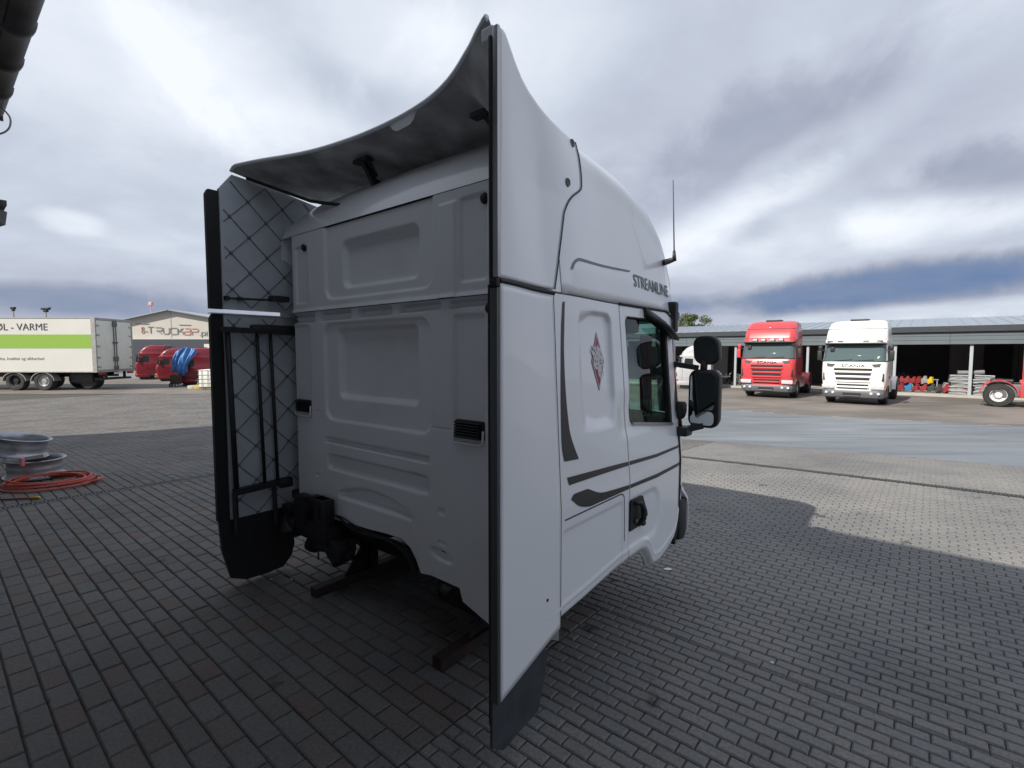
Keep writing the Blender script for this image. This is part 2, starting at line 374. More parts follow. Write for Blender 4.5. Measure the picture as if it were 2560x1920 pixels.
def paver_mat(name, cols, stain=.5):
    m = bpy.data.materials.new(name); m.use_nodes = True; nt = m.node_tree; N = nt.nodes; L = nt.links; p = N['Principled BSDF']
    g = N.new('ShaderNodeNewGeometry'); r = N.new('ShaderNodeValToRGB'); L.new(g.outputs['Random Per Island'], r.inputs[0])
    cr = r.color_ramp
    cr.elements[0].position = 0; cr.elements[0].color = (*cols[0], 1); cr.elements[1].position = 1; cr.elements[1].color = (*cols[-1], 1)
    for i, c in enumerate(cols[1:-1]): e = cr.elements.new((i + 1) / (len(cols) - 1)); e.color = (*c, 1)
    tc = N.new('ShaderNodeNewGeometry')
    def noise(s, d):
        t = N.new('ShaderNodeTexNoise'); L.new(tc.outputs['Position'], t.inputs[0]); t.inputs['Scale'].default_value = s; t.inputs['Detail'].default_value = d; return t.outputs['Fac']
    def ramp(f, a, ca, b, cb):
        q = N.new('ShaderNodeValToRGB'); L.new(f, q.inputs[0]); q.color_ramp.elements[0].position = a; q.color_ramp.elements[0].color = (*ca, 1)
        q.color_ramp.elements[1].position = b; q.color_ramp.elements[1].color = (*cb, 1); return q.outputs[0]
    cur = r.outputs[0]
    for f, a, ca, b, cb in ((noise(.9, 5), .35, (.78, .79, .80), .6, (1.06, 1.05, 1.03)), (noise(70, 4), .3, (.82,) * 3, .7, (1.18,) * 3), (noise(5.5, 3), .24, (.45, .43, .42), .31, (1, 1, 1))):
        x = N.new('ShaderNodeMixRGB'); x.blend_type = 'MULTIPLY'; x.inputs[0].default_value = 1; L.new(cur, x.inputs[1]); L.new(ramp(f, a, ca, b, cb), x.inputs[2]); cur = x.outputs[0]
    L.new(cur, p.inputs['Base Color']); p.inputs['Roughness'].default_value = .82; p.inputs['Specular IOR Level'].default_value = .35
    bu = N.new('ShaderNodeBump'); bu.inputs['Strength'].default_value = .35; bu.inputs['Distance'].default_value = .006; L.new(noise(90, 4), bu.inputs['Height']); L.new(bu.outputs[0], p.inputs['Normal'])
    return m
paver_a = paver_mat('paver_grey_and_red', [(0.132, 0.127, 0.119), (0.144, 0.140, 0.135), (0.137, 0.137, 0.139), (0.151, 0.146, 0.139), (0.140, 0.114, 0.105), (0.133, 0.130, 0.124)])
paver_b = paver_mat('paver_grey', [(0.171, 0.167, 0.163), (0.185, 0.180, 0.178), (0.178, 0.180, 0.180), (0.193, 0.187, 0.180), (0.174, 0.171, 0.171)])

tag(gquad('ground', [(-700, -400), (700, -400), (700, 900), (-700, 900)], -.06, field_m), None, None)
P_SPLIT = 1.5; P_SPLIT2 = 3.2; Q_SPLIT = 2.65; Q_EDGE = 10.0; Q_OLD = 18.4         # the small stones start at P_SPLIT, the asphalt at Q_EDGE (drain side)
yard = gsheet('paved_yard', -30, 44, -22, Q_EDGE, -.010, sand_m)
gsheet('asphalt_yard', -40, 60, Q_EDGE, Q_OLD, -.001, asphalt_grey)
gsheet('old_asphalt', -40, 90, Q_OLD, 80, -.004, asphalt_brown, 2.)
gquad('asphalt_apron', [(-90, 24.3), (-13.0, 24.3), (-20, 31), (-90, 90)], .004, asphalt_brown)
mb = MB()
for i in range(60):
    p0 = -14 + i * .62 + random.uniform(-.1, .1)
    if random.random() < .45: continue
    a, b = p0, p0 + random.uniform(.2, .5)
    q0 = Q_OLD - .05 + random.uniform(-.02, .02); vs = [pq(a, q0), pq(b, q0), pq(b, q0 + .09), pq(a, q0 + .09)]
    mb.add([(x, y, zg(x, y) + .005) for x, y in vs], [(0, 1, 2, 3)])
o = mb.make('road_marking', mat('worn_yellow_marking', (.42, .38, .27), .8, var=.3, vscale=9)); o['kind'] = 'structure'

DRAIN_Q = 7.7; DRAIN_P = 7.12
def paver_geom(L, W, cheap, wob):
    h = wob; b = .006; d = -.02
    if cheap:
        vs = [(0, 0, h), (L, 0, h), (L, W, h), (0, W, h), (0, 0, d), (L, 0, d), (L, W, d), (0, W, d)]
        return vs, [(0, 1, 2, 3), (0, 4, 5, 1), (1, 5, 6, 2), (2, 6, 7, 3), (3, 7, 4, 0)]
    vs = [(b, b, h), (L - b, b, h), (L - b, W - b, h), (b, W - b, h), (0, 0, h - b), (L, 0, h - b), (L, W, h - b), (0, W, h - b), (0, 0, d), (L, 0, d), (L, W, d), (0, W, d)]
    return vs, [(0, 1, 2, 3), (0, 4, 5, 1), (1, 5, 6, 2), (2, 6, 7, 3), (3, 7, 4, 0), (4, 8, 9, 5), (5, 9, 10, 6), (6, 10, 11, 7), (7, 11, 8, 4)]
def lay_pavers():
    cand = []
    def zone(L, W, gap, plo, phi, qlo, qhi, m, tagz):
        row = 0; q = qlo
        while q < qhi:
            off = (row % 2) * L * .5 + random.uniform(-.05, .05) * L
            k = math.floor((plo - off) / L)
            while True:
                p = k * L + off; k += 1
                if p > phi: break
                a, b = max(p, plo), min(p + L, phi)
                if b - a < .03: continue
                c = pq((a + b) / 2, q + W / 2)
                if c[1] < 1.3 or abs(c[0]) > 1.06 * c[1] + .7 or c[1] > 24.25: continue
                if DRAIN_Q - .02 < q + W and q < DRAIN_Q + .12 and a < DRAIN_P: continue
                if q < DRAIN_Q and a < DRAIN_P + .09 and b > DRAIN_P - .05:
                    if a < DRAIN_P - .08: b = DRAIN_P - .05
                    elif b > DRAIN_P + .12: a = DRAIN_P + .09
                    else: continue
                cand.append((c[1], a, q, b - a - gap, min(W, qhi - q) - gap, m, tagz))
            q += W; row += 1
    zone(.200, .100, .006, P_SPLIT, 30, -22, Q_SPLIT, paver_a, 'a')
    zone(.200, .100, .006, P_SPLIT2, 30, Q_SPLIT, Q_EDGE, paver_a, 'a')
    zone(.120, .065, .005, -14, P_SPLIT - .003, -4, Q_SPLIT, paver_b, 'b')
    zone(.120, .065, .005, -14, P_SPLIT2 - .003, Q_SPLIT, Q_EDGE, paver_b, 'b')
    cand.sort(key=lambda t: t[0])
    inside = [c for c in cand if abs(pq(c[1], c[2])[0]) < 1.03 * c[0] and c[0] > 1.80]
    single = set(id(c) for c in inside[:300])
    big = {'a': MB(), 'b': MB()}; cache = {}
    rot = atan2(PX.y, PX.x)
    for c in cand:
        dist, a, q, L, W, m, tz = c
        wob = random.uniform(-.002, .002); x, y = pq(a, q)
        # local x along PX, local y across; PX x QX is clockwise, so mirror y
        if id(c) in single:
            key = (round(L, 3), round(W, 3), tz)
            if key not in cache:
                vs, fs = paver_geom(L, W, False, 0)
                me = bpy.data.meshes.new('paver'); me.from_pydata([(vx, -vy, vz) for vx, vy, vz in vs], [], [f[::-1] for f in fs] ); me.materials.append(m); cache[key] = me
            o = bpy.data.objects.new('paver', cache[key]); o.location = (x, y, zg(x, y) + wob + random.uniform(-.001, .001)); o.rotation_euler = (random.uniform(-.006, .006), random.uniform(-.006, .006), rot + random.uniform(-.008, .008))
            link(o, yard); 
        else:
            vs, fs = paver_geom(L, W, dist > 6.5, wob)
            j = random.uniform(-.007, .007)
            out = []
            for vx, vy, vz in vs:
                vx, vy = vx - vy * j, vy + vx * j
                w = PX * vx + QX * vy; out.append((x + w.x, y + w.y, vz + zg(x + w.x, y + w.y)))
            big[tz].add(out, [f[::-1] for f in fs])
    for tz, m in (('a', paver_a), ('b', paver_b)):
        o = big[tz].make('pavers', m, yard); o['kind'] = 'stuff'
lay_pavers()
# single stones of the random-per-object kind share meshes: give them their own tone through object colour of the paver materials
def per_object_tone(m):
    nt = m.node_tree; N = nt.nodes; L = nt.links
    for lk in list(nt.links):
        if lk.from_socket.name == 'Random Per Island':
            oi = N.new('ShaderNodeObjectInfo'); ad = N.new('ShaderNodeMath'); ad.operation = 'ADD'; fr = N.new('ShaderNodeMath'); fr.operation = 'FRACT'
            L.new(lk.from_socket, ad.inputs[0]); L.new(oi.outputs['Random'], ad.inputs[1]); L.new(ad.outputs[0], fr.inputs[0]); L.new(fr.outputs[0], lk.to_socket)
per_object_tone(paver_a); per_object_tone(paver_b)

def drain(name, p0, q0, p1, q1, label):
    a, b = Vector((*pq(p0, q0), 0)), Vector((*pq(p1, q1), 0)); d = (b - a); Ln = d.length; d.normalize(); s = d.cross(Vector((0, 0, 1)))
    root = empty(name, (0, 0, 0), 0, label, 'drain')
    def at(t, w, z): v = a + d * t + s * w; return (v.x, v.y, zg(v.x, v.y) + z)
    def strip(k, w0, w1, z):
        n = int(Ln / .5)
        for i in range(n): t0, t1 = Ln * i / n, Ln * (i + 1) / n; k.add([at(t0, w0, z), at(t1, w0, z), at(t1, w1, z), at(t0, w1, z)], [(0, 1, 2, 3)])
    for w0, w1 in ((-.062, -.05), (.05, .062)): k = MB(); strip(k, w0, w1, .001); k.make('channel_edge', drain_edge, root)
    k = MB(); strip(k, -.05, .05, -.009); k.make('channel_floor', rubber, root)
    k = MB(); n = int(Ln / .034)
    for i in range(n):
        t = i * .034; k.add([at(t, -.05, -.003), at(t + .015, -.05, -.003), at(t + .015, .05, -.003), at(t, .05, -.003)], [(0, 1, 2, 3)])
    o = k.make('grating', drain_edge, root); o['kind'] = 'stuff'
    return root
drain_edge = mat('drain_edge', (.10, .10, .10), .6, metal=.5)
drain('drain_channel', -12, DRAIN_Q + .05, DRAIN_P - .06, DRAIN_Q + .05, 'slotted drain channel running across the sunlit pavers in front of the cab')
drain('drain_channel', DRAIN_P + .02, -4, DRAIN_P + .02, DRAIN_Q + .1, 'slotted drain channel in the shaded pavers beside the red hose')
for i, (x, y, lab) in enumerate(((1.13, 3.52, 'pale scrap of litter on the pavers under the front corner of the white cab'), (-1.67, 3.36, 'tiny white crumb on the pavers left of the dark cab shadow'), (-1.53, 3.36, 'tiny white crumb on the pavers just right of another crumb'), (1.32, 2.43, 'small white leaf scrap on the grey pavers right of the cab'))):
    k = MB(); r = (.024, .007, .007, .008)[i]
    k.lathe([(r * .2, .001), (r, .003), (r * .9, .006), (0.0001, .007)], 7, Matrix.Translation((x, y, zg(x, y) + .003)) @ Matrix.Diagonal((1.3, .8, 1, 1)))
    tag(k.make('litter', litter_m), lab, 'litter')

# ------------------------------------------------------------------ the white cab shell
CAB_P = Vector((-.041, 1.70, 0)); CAB_RZ = radians(-39)
cab = empty('truck_cab', CAB_P, CAB_RZ, 'large white truck cab shell without chassis, seen from behind in the shade', 'truck cab')
WID = 2.5
def Lc(a, b, z): return (-a, b, z)          # a = metres in from the right side, b = metres forward of the rear fairing edge
def lean(b, z):
    L = 0 if z < 1.4 else (z - 1.4) * .05
    if z > 2.3: L += (z - 2.3) * .05
    return L * (sm(b, 0, .35) + .7 * sm(b, .45, 1.0))
def front_curve(b): return .35 * max(0, b - 1.66) ** 1.6 * 2 if b > 1.66 else 0
def rr(x, y, x0, x1, y0, y1, r):            # signed distance to a rounded rectangle
    qx = abs(x - (x0 + x1) / 2) - (x1 - x0) / 2 + r; qy = abs(y - (y0 + y1) / 2) - (y1 - y0) / 2 + r
    return sqrt(max(qx, 0) ** 2 + max(qy, 0) ** 2) + min(max(qx, qy), 0) - r
def inside(sd, w): return 1 - sm(sd, -w, 0)

# --- rear wall: pressed sheet steel
RB = .45
def relief_upper(a, z):
    h = 0
    h -= .018 * inside(rr(a, z, .82, 1.85, 2.375, 3.2, .09), .016)
    h -= .040 * inside(rr(a, z, .945, 1.67, 2.435, 2.735, .06), .030)
    h -= .012 * inside(rr(a, z, .45, .635, 2.383, 2.79, .02), .014)
    h += .010 * inside(rr(a, z, .652, .78, 2.30, 2.785, .01), .012)
    h -= .012 * inside(rr(a, z, 2.05, 2.21, 2.372, 2.76, .02), .014)
    h += .012 * (1 - sm(z, 2.318, 2.345))
    return h
def relief_lower(a, z):
    h = 0
    h -= .018 * inside(rr(a, z, .85, 1.885, 1.607, 2.236, .09), .016)
    h -= .045 * inside(rr(a, z, .968, 1.742, 1.752, 2.207, .05), .032)
    h -= .013 * inside(rr(a, z, .475, .69, 1.60, 2.236, .02), .014)
    h -= .010 * inside(rr(a, z, 2.05, 2.26, 1.60, 2.236, .02), .014)
    h -= .030 * inside(rr(a, z, .872, 1.895, 1.455, 1.500, .012), .022)
    h -= .030 * inside(rr(a, z, .878, 1.875, 1.284, 1.392, .035), .018)
    lens = max(1.112 - z, sqrt((a - 1.385) ** 2 + (z - .165) ** 2) - 1.063, abs(a - 1.385) - .365)
    h -= .040 * inside(lens, .034)
    for x0, x1, y0, y1 in ((.752, .815, 1.200, 1.238), (1.96, 2.02, 1.215, 1.238), (.755, .815, 1.04, 1.062)): h -= .014 * inside(rr(a, z, x0, x1, y0, y1, .008), .012)
    e = sqrt(((a - .79) / .10) ** 2 + ((z - (.985 + (a - .79) * .12)) / .036) ** 2) - 1
    h -= .035 * (1 - sm(e, -.9, 0)) 
    shelf = max(z - 2.312, 2.243 + .022 * sm(a, 2.2, .45) - z)
    tab = min(abs(a - c) - .04 for c in (1.95, 1.535, 1.14, .745))
    h -= .030 * inside(shelf, .014) * sm(tab, -.012, .012)
    h -= .005 * (inside(abs(z - 1.657) - .004, .004) if (1.885 < a < 2.05 or .69 < a < .85) else 0)
    return h
BOT = [(.05, .80), (.30, .745), (.424, .722), (.634, .787), (.655, .851), (.869, .855), (.954, .843), (.99, .909), (1.04, .964), (1.118, .998), (1.254, .994), (1.40, .983), (1.79, .962), (2.34, .90), (2.45, .88)]
def rear_corner(a): return .10 * sm(a, 2.24, 2.36) + .0 * a     # wall turns forward at its outer edges
grid('upper_rear_wall', 300, 76, lambda u, v: (lambda a, z: Lc(a, RB - relief_upper(a, z) + rear_corner(a) - .006, z))(.16 + u * 2.19, 2.318 + v * (2.835 - 2.318)), rearp, cab, True)
def lw(u, v):
    a = .05 + u * 2.30; z0 = interp(BOT, a); z = z0 + v * (2.316 - z0); return Lc(a, RB - relief_lower(a, z) + rear_corner(a), z)
low = grid('rear_wall', 320, 215, lw, rearp, cab, True)
k = MB(); k.tube([Lc(.05 + i * 2.3 / 90, RB + .006, interp(BOT, .05 + i * 2.3 / 90)) for i in range(91)], .006, 6); k.make('wall_edge_seal', rubber, cab, True)
for a, z in ((.474, 2.759), (2.094, 2.745), (.446, 2.254)):
    k = MB(); k.lathe([(.001, .012), (.018, .011), (.022, .004), (.026, 0), (.026, -.02)], 18, Matrix.Translation(Lc(a, RB - .002, z)) @ Euler((radians(90), 0, 0)).to_matrix().to_4x4()); k.make('rubber_plug', rubber, cab, True)
for (a0, a1, z0, z1) in ((.489, .68, 1.622, 1.716), (2.06, 2.25, 1.636, 1.724)):
    k = MB(); k.rbox(Lc(a1, RB - .004, z0), Lc(a0, RB + .03, z1), .012); v = k.make('vent_grille', blackp, cab, auto=40)
    for i in range(6):
        z = z0 + .010 + i * (z1 - z0 - .02) / 5.4; k = MB(); k.bar(Lc(a0 + .01, RB - .012, z), Lc(a1 - .01, RB - .012, z), .018, .005, (0, .6, .8)); k.make('slat', blackp, v)
    # pressed lip under the vent
    k = MB(); k.tube([Lc(a0 - .004, RB - .006, z0 + .05), Lc(a0 - .004, RB - .008, z0 - .012), Lc(a0 + .01, RB - .010, z0 - .022), Lc(a1 - .01, RB - .010, z0 - .022), Lc(a1 + .004, RB - .008, z0 - .012), Lc(a1 + .004, RB - .006, z0 + .05)], .006, 6); k.make('vent_lip', rearp, cab, True)

# --- right side: sleeper panel and door share one pressed surface
DOOR_B = 1.015
SB = [(.30, .893), (.616, .914), (1.0, .950), (1.159, .952), (1.205, .948), (1.245, .935), (1.288, .895), (1.324, .834), (1.355, .815), (1.43, .812), (1.53, .838), (1.634, .873), (1.68, .92), (1.71, .99)]
def side_press(b, z):
    h = 0
    # sleeper recess: crisp along top and front, fading into the panel at the rear and bottom
    sd = rr(b, z, .565, .925 - .02 * (2.24 - z), 1.68, 2.238, .06)
    w = .016 + .05 * sm(b, .75, .6) + .05 * sm(z, 1.85, 1.72)
    h += .022 * inside(sd, w)
    # lower edge of the recess sweeps on to the door as a waist line
    h += .008 * sm(z, 1.60, 1.675) * sm(b, .90, 1.0) * (1 - sm(z, 1.74, 1.86))
    # rocker: tucks in under
    bz = interp(SB, b); h += .045 * (1 - sm(z, bz, bz + .07)) ** 2 - .010 * inside(abs(z - bz - .09) - .02, .04)
    # door-foot recess round the handle
    h += .008 * inside(rr(b, z, .75, 1.40, 1.02, 1.305, .10), .03) * sm(b, 1.0, 1.03)
    # locker lid step
    h += .006 * inside(rr(b, z, .39, .955, .80, 1.315, .03), .02)
    return h
def side_a(b, z): return lean(b, z) + side_press(b, z) + front_curve(b)
SEAM = [(.80, .389), (1.65, .383), (1.76, .376), (2.26, .384), (2.30, .389)]
def sleeper(u, v):
    b0 = .30; b = b0 + u * (DOOR_B - .003 - b0); z0 = interp(SB, b); z = z0 + v * (2.292 - z0); return Lc(side_a(b, z), b, z)
sw = grid('side_wall', 120, 190, sleeper, white, cab, True)
# door with a real window opening
WINL, WINR, SILL0, SILL1, WTOP = 1.07, 1.615, 1.678, 1.617, 2.232
def wl(z): return WINL + .012 * (z - 1.68)
def wr(z): return WINR + .0 * z
def sill(b): return SILL0 + (SILL1 - SILL0) * (b - WINL) / (WINR - WINL)
def front_b(z): return interp([(.80, 1.62), (.878, 1.644), (.99, 1.705), (1.22, 1.716), (1.40, 1.718), (1.53, 1.712), (2.30, 1.722)], z)
cols = [0] + [1 / 6] * 0; 
def door_cols(z):
    f = front_b(z); d0 = DOOR_B + .003; l, r = wl(z), wr(z); out = []
    for i in range(7): out.append(d0 + (l - d0) * i / 7)
    for i in range(40): out.append(l + (r - l) * i / 40)
    for i in range(9): out.append(r + (f - r) * i / 8)
    return out
nC = 56; rows = []
for j in range(90): rows.append(('lo', j / 90))
for j in range(46): rows.append(('win', j / 46))
for j in range(9): rows.append(('hi', j / 8))
dv = []
for kind, t in rows:
    for i in range(nC):
        z = 1.2
        for _ in range(4):
            b = door_cols(z)[i]; zb = interp(SB, b); s_ = sill(min(max(b, WINL), WINR))
            z = zb + (s_ - zb) * t if kind == 'lo' else s_ + (WTOP - s_) * t if kind == 'win' else WTOP + (2.288 - WTOP) * t
        dv.append(Lc(side_a(b, z) - .001, b, z))
df = []
for j in range(len(rows) - 1):
    for i in range(nC - 1):
        if rows[j][0] == 'win' and 7 <= i < 47: continue
        df.append((j * nC + i, j * nC + i + 1, (j + 1) * nC + i + 1, (j + 1) * nC + i))
door = mesh('door', dv, df, white, cab, True)
solidify(door, .02)
# glazing and its rubber
cor = []
def winpt(b, z, off): return Lc(side_a(b, z) + off, b, z)
loop = []
rc = .035
def arc(cx, cz, a0, a1): return [(cx + rc * cos(radians(a0 + (a1 - a0) * i / 5)), cz + rc * sin(radians(a0 + (a1 - a0) * i / 5))) for i in range(6)]
loop = arc(wl(1.7) + rc, SILL0 + rc, 270, 180)[::1] + arc(wl(2.23) + rc, WTOP - rc, 180, 90) + [(1.40, WTOP), (WINR, WTOP), (WINR, SILL1)]
grid('window_pane', 12, 12, lambda u, v: (lambda b: winpt(b, sill(b) + v * (WTOP - sill(b)), .012))(WINL + u * (WINR - WINL)), pane_m, door, True)
k = MB(); k.tube([winpt(b, z, .004) for b, z in loop] + [winpt(*loop[0], .004)], .007, 6); k.make('window_rubber', rubber, door, True)
for (cx, cz, sx_, sz_) in ((wl(1.7), SILL0, 1, 1), (wl(2.23), WTOP, 1, -1)):   # rounded inner corners of the frame
    vs = [winpt(cx, cz, -.001)] + [winpt(cx + sx_ * rc * (1 - sin(t * pi / 10)), cz + sz_ * rc * (1 - cos(t * pi / 10)), -.001) for t in range(6)]
    k = MB(); k.add(vs, [(0, i, i + 1) for i in range(1, 6)]); k.make('window_corner', white, door)
k = MB(); k.bar(winpt(WINR - .028, SILL1 + .005, .008), winpt(WINR - .028, WTOP - .002, .008), .03, .02, (0, 1, 0)); k.make('quarter_bar', blackp, door)
k = MB(); k.bar(winpt(WINL + .02, sill(WINL + .02) + .004, -.006), winpt(WINR - .002, sill(WINR) + .004, -.006), .014, .014); k.make('sill_trim', alu, door)
# wind deflector over the window
k = MB(); rings = []
for t in range(13):
    s_ = t / 12; b = 1.305 + s_ * .385; zt = 2.296 - s_ * .125 - .02 * sin(pi * s_) * 0; zb = 2.236 - s_ * .118; out = .035 + .03 * sin(pi * min(1, s_ * 1.1)) + .02 * s_
    a0 = side_a(b, zt) - .0
    rings.append([Lc(a0 + .004, b, zt), Lc(a0 - out * .55, b, zt - .004), Lc(a0 - out, b + .008, (zt * .35 + zb * .65)), Lc(a0 - out * .9, b + .006, zb), Lc(a0 + .004, b, zb + .012)])
k.loft(rings); k.make('wind_deflector', blackp, door, True)
# handle
hp = [(1.021, 1.296), (1.145, 1.293), (1.172, 1.285), (1.187, 1.262), (1.235, 1.185), (1.24, 1.165), (1.205, 1.143), (1.167, 1.131), (1.021, 1.133)]
k = MB(); k.prism(hp, lambda x, y, t: Lc(side_a(x, y) + .006 - .016 * t, x, y)); hd = k.make('handle_recess', blackp, door, auto=35)
k = MB(); k.tube([Lc(-.006, 1.055, 1.275), Lc(-.03, 1.09, 1.27), Lc(-.034, 1.115, 1.235), Lc(-.03, 1.125, 1.18), Lc(-.006, 1.11, 1.145)], [.012, .014, .015, .014, .012], 8); k.make('handle_bar', blackp, hd, True)
k = MB(); k.lathe([(.0001, .008), (.011, .007), (.013, 0)], 14, Matrix.Translation(Lc(-.012, 1.075, 1.175)) @ Euler((0, radians(90), 0)).to_matrix().to_4x4()); k.make('key_lock', alu_dark, hd, True)
k = MB(); k.rbox(Lc(.0, 1.15, 1.128), Lc(-.018, 1.185, 1.15), .005); k.make('release_tab', blackp, hd)

# --- decals: film that follows the panel
def roof_side_a(b, z): return lean(b, z) + .010 * (1 - sm(z, 2.362, 2.392)) * sm(b, .48, .56) + .30 * max(0, b - 1.68) ** 1.3
def ribbon(name, A, B, m, parent, off=.0022, n=40, fa=None):
    fa = fa or side_a
    def pts(P):
        Ls = [0]
        for p, q in zip(P, P[1:]): Ls.append(Ls[-1] + sqrt((p[0] - q[0]) ** 2 + (p[1] - q[1]) ** 2))
        out = []
        for i in range(n + 1):
            t = Ls[-1] * i / n
            x = interp([(l, p[0]) for l, p in zip(Ls, P)], t); y = interp([(l, p[1]) for l, p in zip(Ls, P)], t); out.append((x, y))
        return out
    a, b = pts(A), pts(B); M = 4; vs = []
    for (x0, y0), (x1, y1) in zip(a, b):
        for j in range(M + 1):
            x = x0 + (x1 - x0) * j / M; y = y0 + (y1 - y0) * j / M; vs.append(Lc(fa(x, y) - off, x, y))
    W = M + 1
    return mesh(name, vs, [(i * W + j, i * W + j + 1, (i + 1) * W + j + 1, (i + 1) * W + j) for i in range(n) for j in range(M)], m, parent, True)
def curve(P, n=24):     # smooth path through points
    out = []
    for i in range(len(P) - 1):
        p0, p1, p2, p3 = P[max(i - 1, 0)], P[i], P[i + 1], P[min(i + 2, len(P) - 1)]
        for j in range(n // (len(P) - 1) + 2):
            t = j / (n // (len(P) - 1) + 2); f = lambda a, b, c, d: .5 * (2 * b + (c - a) * t + (2 * a - 5 * b + 4 * c - d) * t * t + (3 * b - a - 3 * c + d) * t ** 3)
            out.append((f(p0[0], p1[0], p2[0], p3[0]), f(p0[1], p1[1], p2[1], p3[1])))
    return out + [P[-1]]
ribbon('stripe', curve([(.449, 2.257), (.432, 2.15), (.424, 2.06), (.412, 1.90), (.406, 1.75), (.406, 1.66), (.420, 1.598)]), curve([(.465, 2.260), (.454, 2.15), (.446, 2.06), (.447, 1.90), (.462, 1.75), (.483, 1.68), (.533, 1.590)]), decal, cab)
for b0, b1, par in ((.436, DOOR_B - .004, cab), (DOOR_B + .005, 1.708, door)):
    up2 = [(.436, 1.528), (.72, 1.513), (1.02, 1.496), (1.36, 1.480), (1.71, 1.481)]; lo2 = [(.452, 1.493), (.72, 1.486), (1.02, 1.476), (1.36, 1.462), (1.71, 1.466)]
    bs = [b0 + (b1 - b0) * i / 30 for i in range(31)]
    lo_ = [(b if b > .45 else .45, interp(lo2, b)) for b in bs]
    ribbon('stripe', [(b, interp(up2, b)) for b in bs], lo_, decal, par)
up3 = [(.462, 1.430), (.478, 1.449), (.598, 1.447), (.63, 1.434), (.663, 1.420), (.705, 1.406), (.753, 1.398), (.86, 1.389), (1.015, 1.378), (1.36, 1.369), (1.71, 1.375)]
lo3 = [(.462, 1.428), (.476, 1.421), (.504, 1.399), (.534, 1.383), (.576, 1.371), (.618, 1.363), (.75, 1.361), (.86, 1.360), (1.015, 1.358), (1.36, 1.347), (1.71, 1.356)]
for b0, b1, par in ((.462, DOOR_B - .004, cab), (DOOR_B + .005, 1.708, door)):
    bs = [b0 + (b1 - b0) * i / 44 for i in range(45)]
    ribbon('stripe', [(b, interp(up3, b)) for b in bs], [(b, interp(lo3, b)) for b in bs], decal, par, n=44)
ribbon('stripe', curve([(.534, 2.402), (.552, 2.428), (.575, 2.446), (.60, 2.459), (.64, 2.466), (.80, 2.471), (1.0, 2.478), (1.20, 2.486)], 50), curve([(.553, 2.405), (.567, 2.424), (.585, 2.437), (.606, 2.447), (.64, 2.454), (.80, 2.460), (1.0, 2.468), (1.195, 2.477)], 50), decal_grey, cab, .003, 60, roof_side_a)
# seams
def seam(P, r=.0035, par=cab, off=.0006, m=seam_m):
    vs = []; fs = []
    for i, (x, y) in enumerate(P):
        d = Vector((P[min(i + 1, len(P) - 1)][0] - P[max(i - 1, 0)][0], P[min(i + 1, len(P) - 1)][1] - P[max(i - 1, 0)][1])).normalized(); nx, ny = -d.y * r, d.x * r
        for sgn in (-1, 1): xx, yy = x + sgn * nx, y + sgn * ny; vs.append(Lc(side_a(xx, yy) - off, xx, yy))
    for i in range(len(P) - 1): fs.append((2 * i, 2 * i + 1, 2 * i + 3, 2 * i + 2))
    return mesh('panel_seam', vs, fs, m, par, True)
seam([(.413 + i * .0255, 1.353 - i * .00015) for i in range(20)] + [(.923, 1.349), (.943, 1.342), (.955, 1.326), (.958, 1.30), (.962, 1.20), (.963, 1.10)])
k = MB(); k.tube([Lc(lean(DOOR_B, z) + side_press(DOOR_B, z) + .012, DOOR_B, z) for z in [.96 + i * .0333 for i in range(41)]], .008, 5); k.make('door_seal', rubber, cab)
# emblem: red lozenge with a pale heraldic beast
def dia(sc_, off, m, name, par, cx=.790, cz=2.006):
    pts = [(cx, cz + .139 * sc_), (cx - .066 * sc_, cz), (cx, cz - .139 * sc_), (cx + .066 * sc_, cz)]
    # a lozenge as a fine strip so it follows the panel
    A = [pts[0], pts[1], pts[2]]; Bq = [pts[0], pts[3], pts[2]]
    return ribbon(name, A, Bq, m, par, off, 24)
em = dia(1.0, .0024, decal, 'emblem', cab); dia(.955, .0030, pale_film, 'emblem_rim', em); dia(.86, .0036, red_film, 'emblem_field', em)
def emb(P, m, name, off=.0048):
    cx, cz = .790, 2.006; vs = [Lc(side_a(cx + x, cz + y) - off, cx + x, cz + y) for x, y in P]; return mesh(name, vs, [tuple(range(len(vs)))], m, em)
emb([(-.045, .012), (-.075, .058), (-.05, .050), (-.062, .078), (-.034, .064), (-.03, .082), (-.008, .066), (.004, .080), (.014, .062), (.030, .068), (.040, .045), (.050, .02), (.046, -.008), (.052, -.035), (.030, -.03), (.035, -.075), (.016, -.084), (-.004, -.066), (-.010, -.038), (-.036, -.034), (-.050, -.018)], pale_film, 'emblem_beast', .0044)
random.seed(4)
for x, y, dx, dy in ((-.03, .045, -.03, .02), (-.02, .035, -.025, .03), (-.01, .05, -.015, .03), (.02, .05, .012, -.03), (.032, .035, .012, -.01), (.0, .02, -.02, .012), (-.035, .005, .02, -.012), (.03, .0, -.02, .02), (.015, -.012, .03, .004), (.02, -.05, .01, -.03), (-.005, -.02, -.03, -.006), (.04, -.045, .008, -.03), (-.045, .02, .015, .015), (.008, .004, .02, -.02), (-.015, -.008, .012, .02), (.033, -.025, .02, -.004)):
    w = .0022 + random.random() * .002; n_ = Vector((-dy, dx)).normalized() * w
    emb([(x - n_.x, y - n_.y), (x + n_.x, y + n_.y), (x + dx, y + dy)], decal, 'emblem_line')
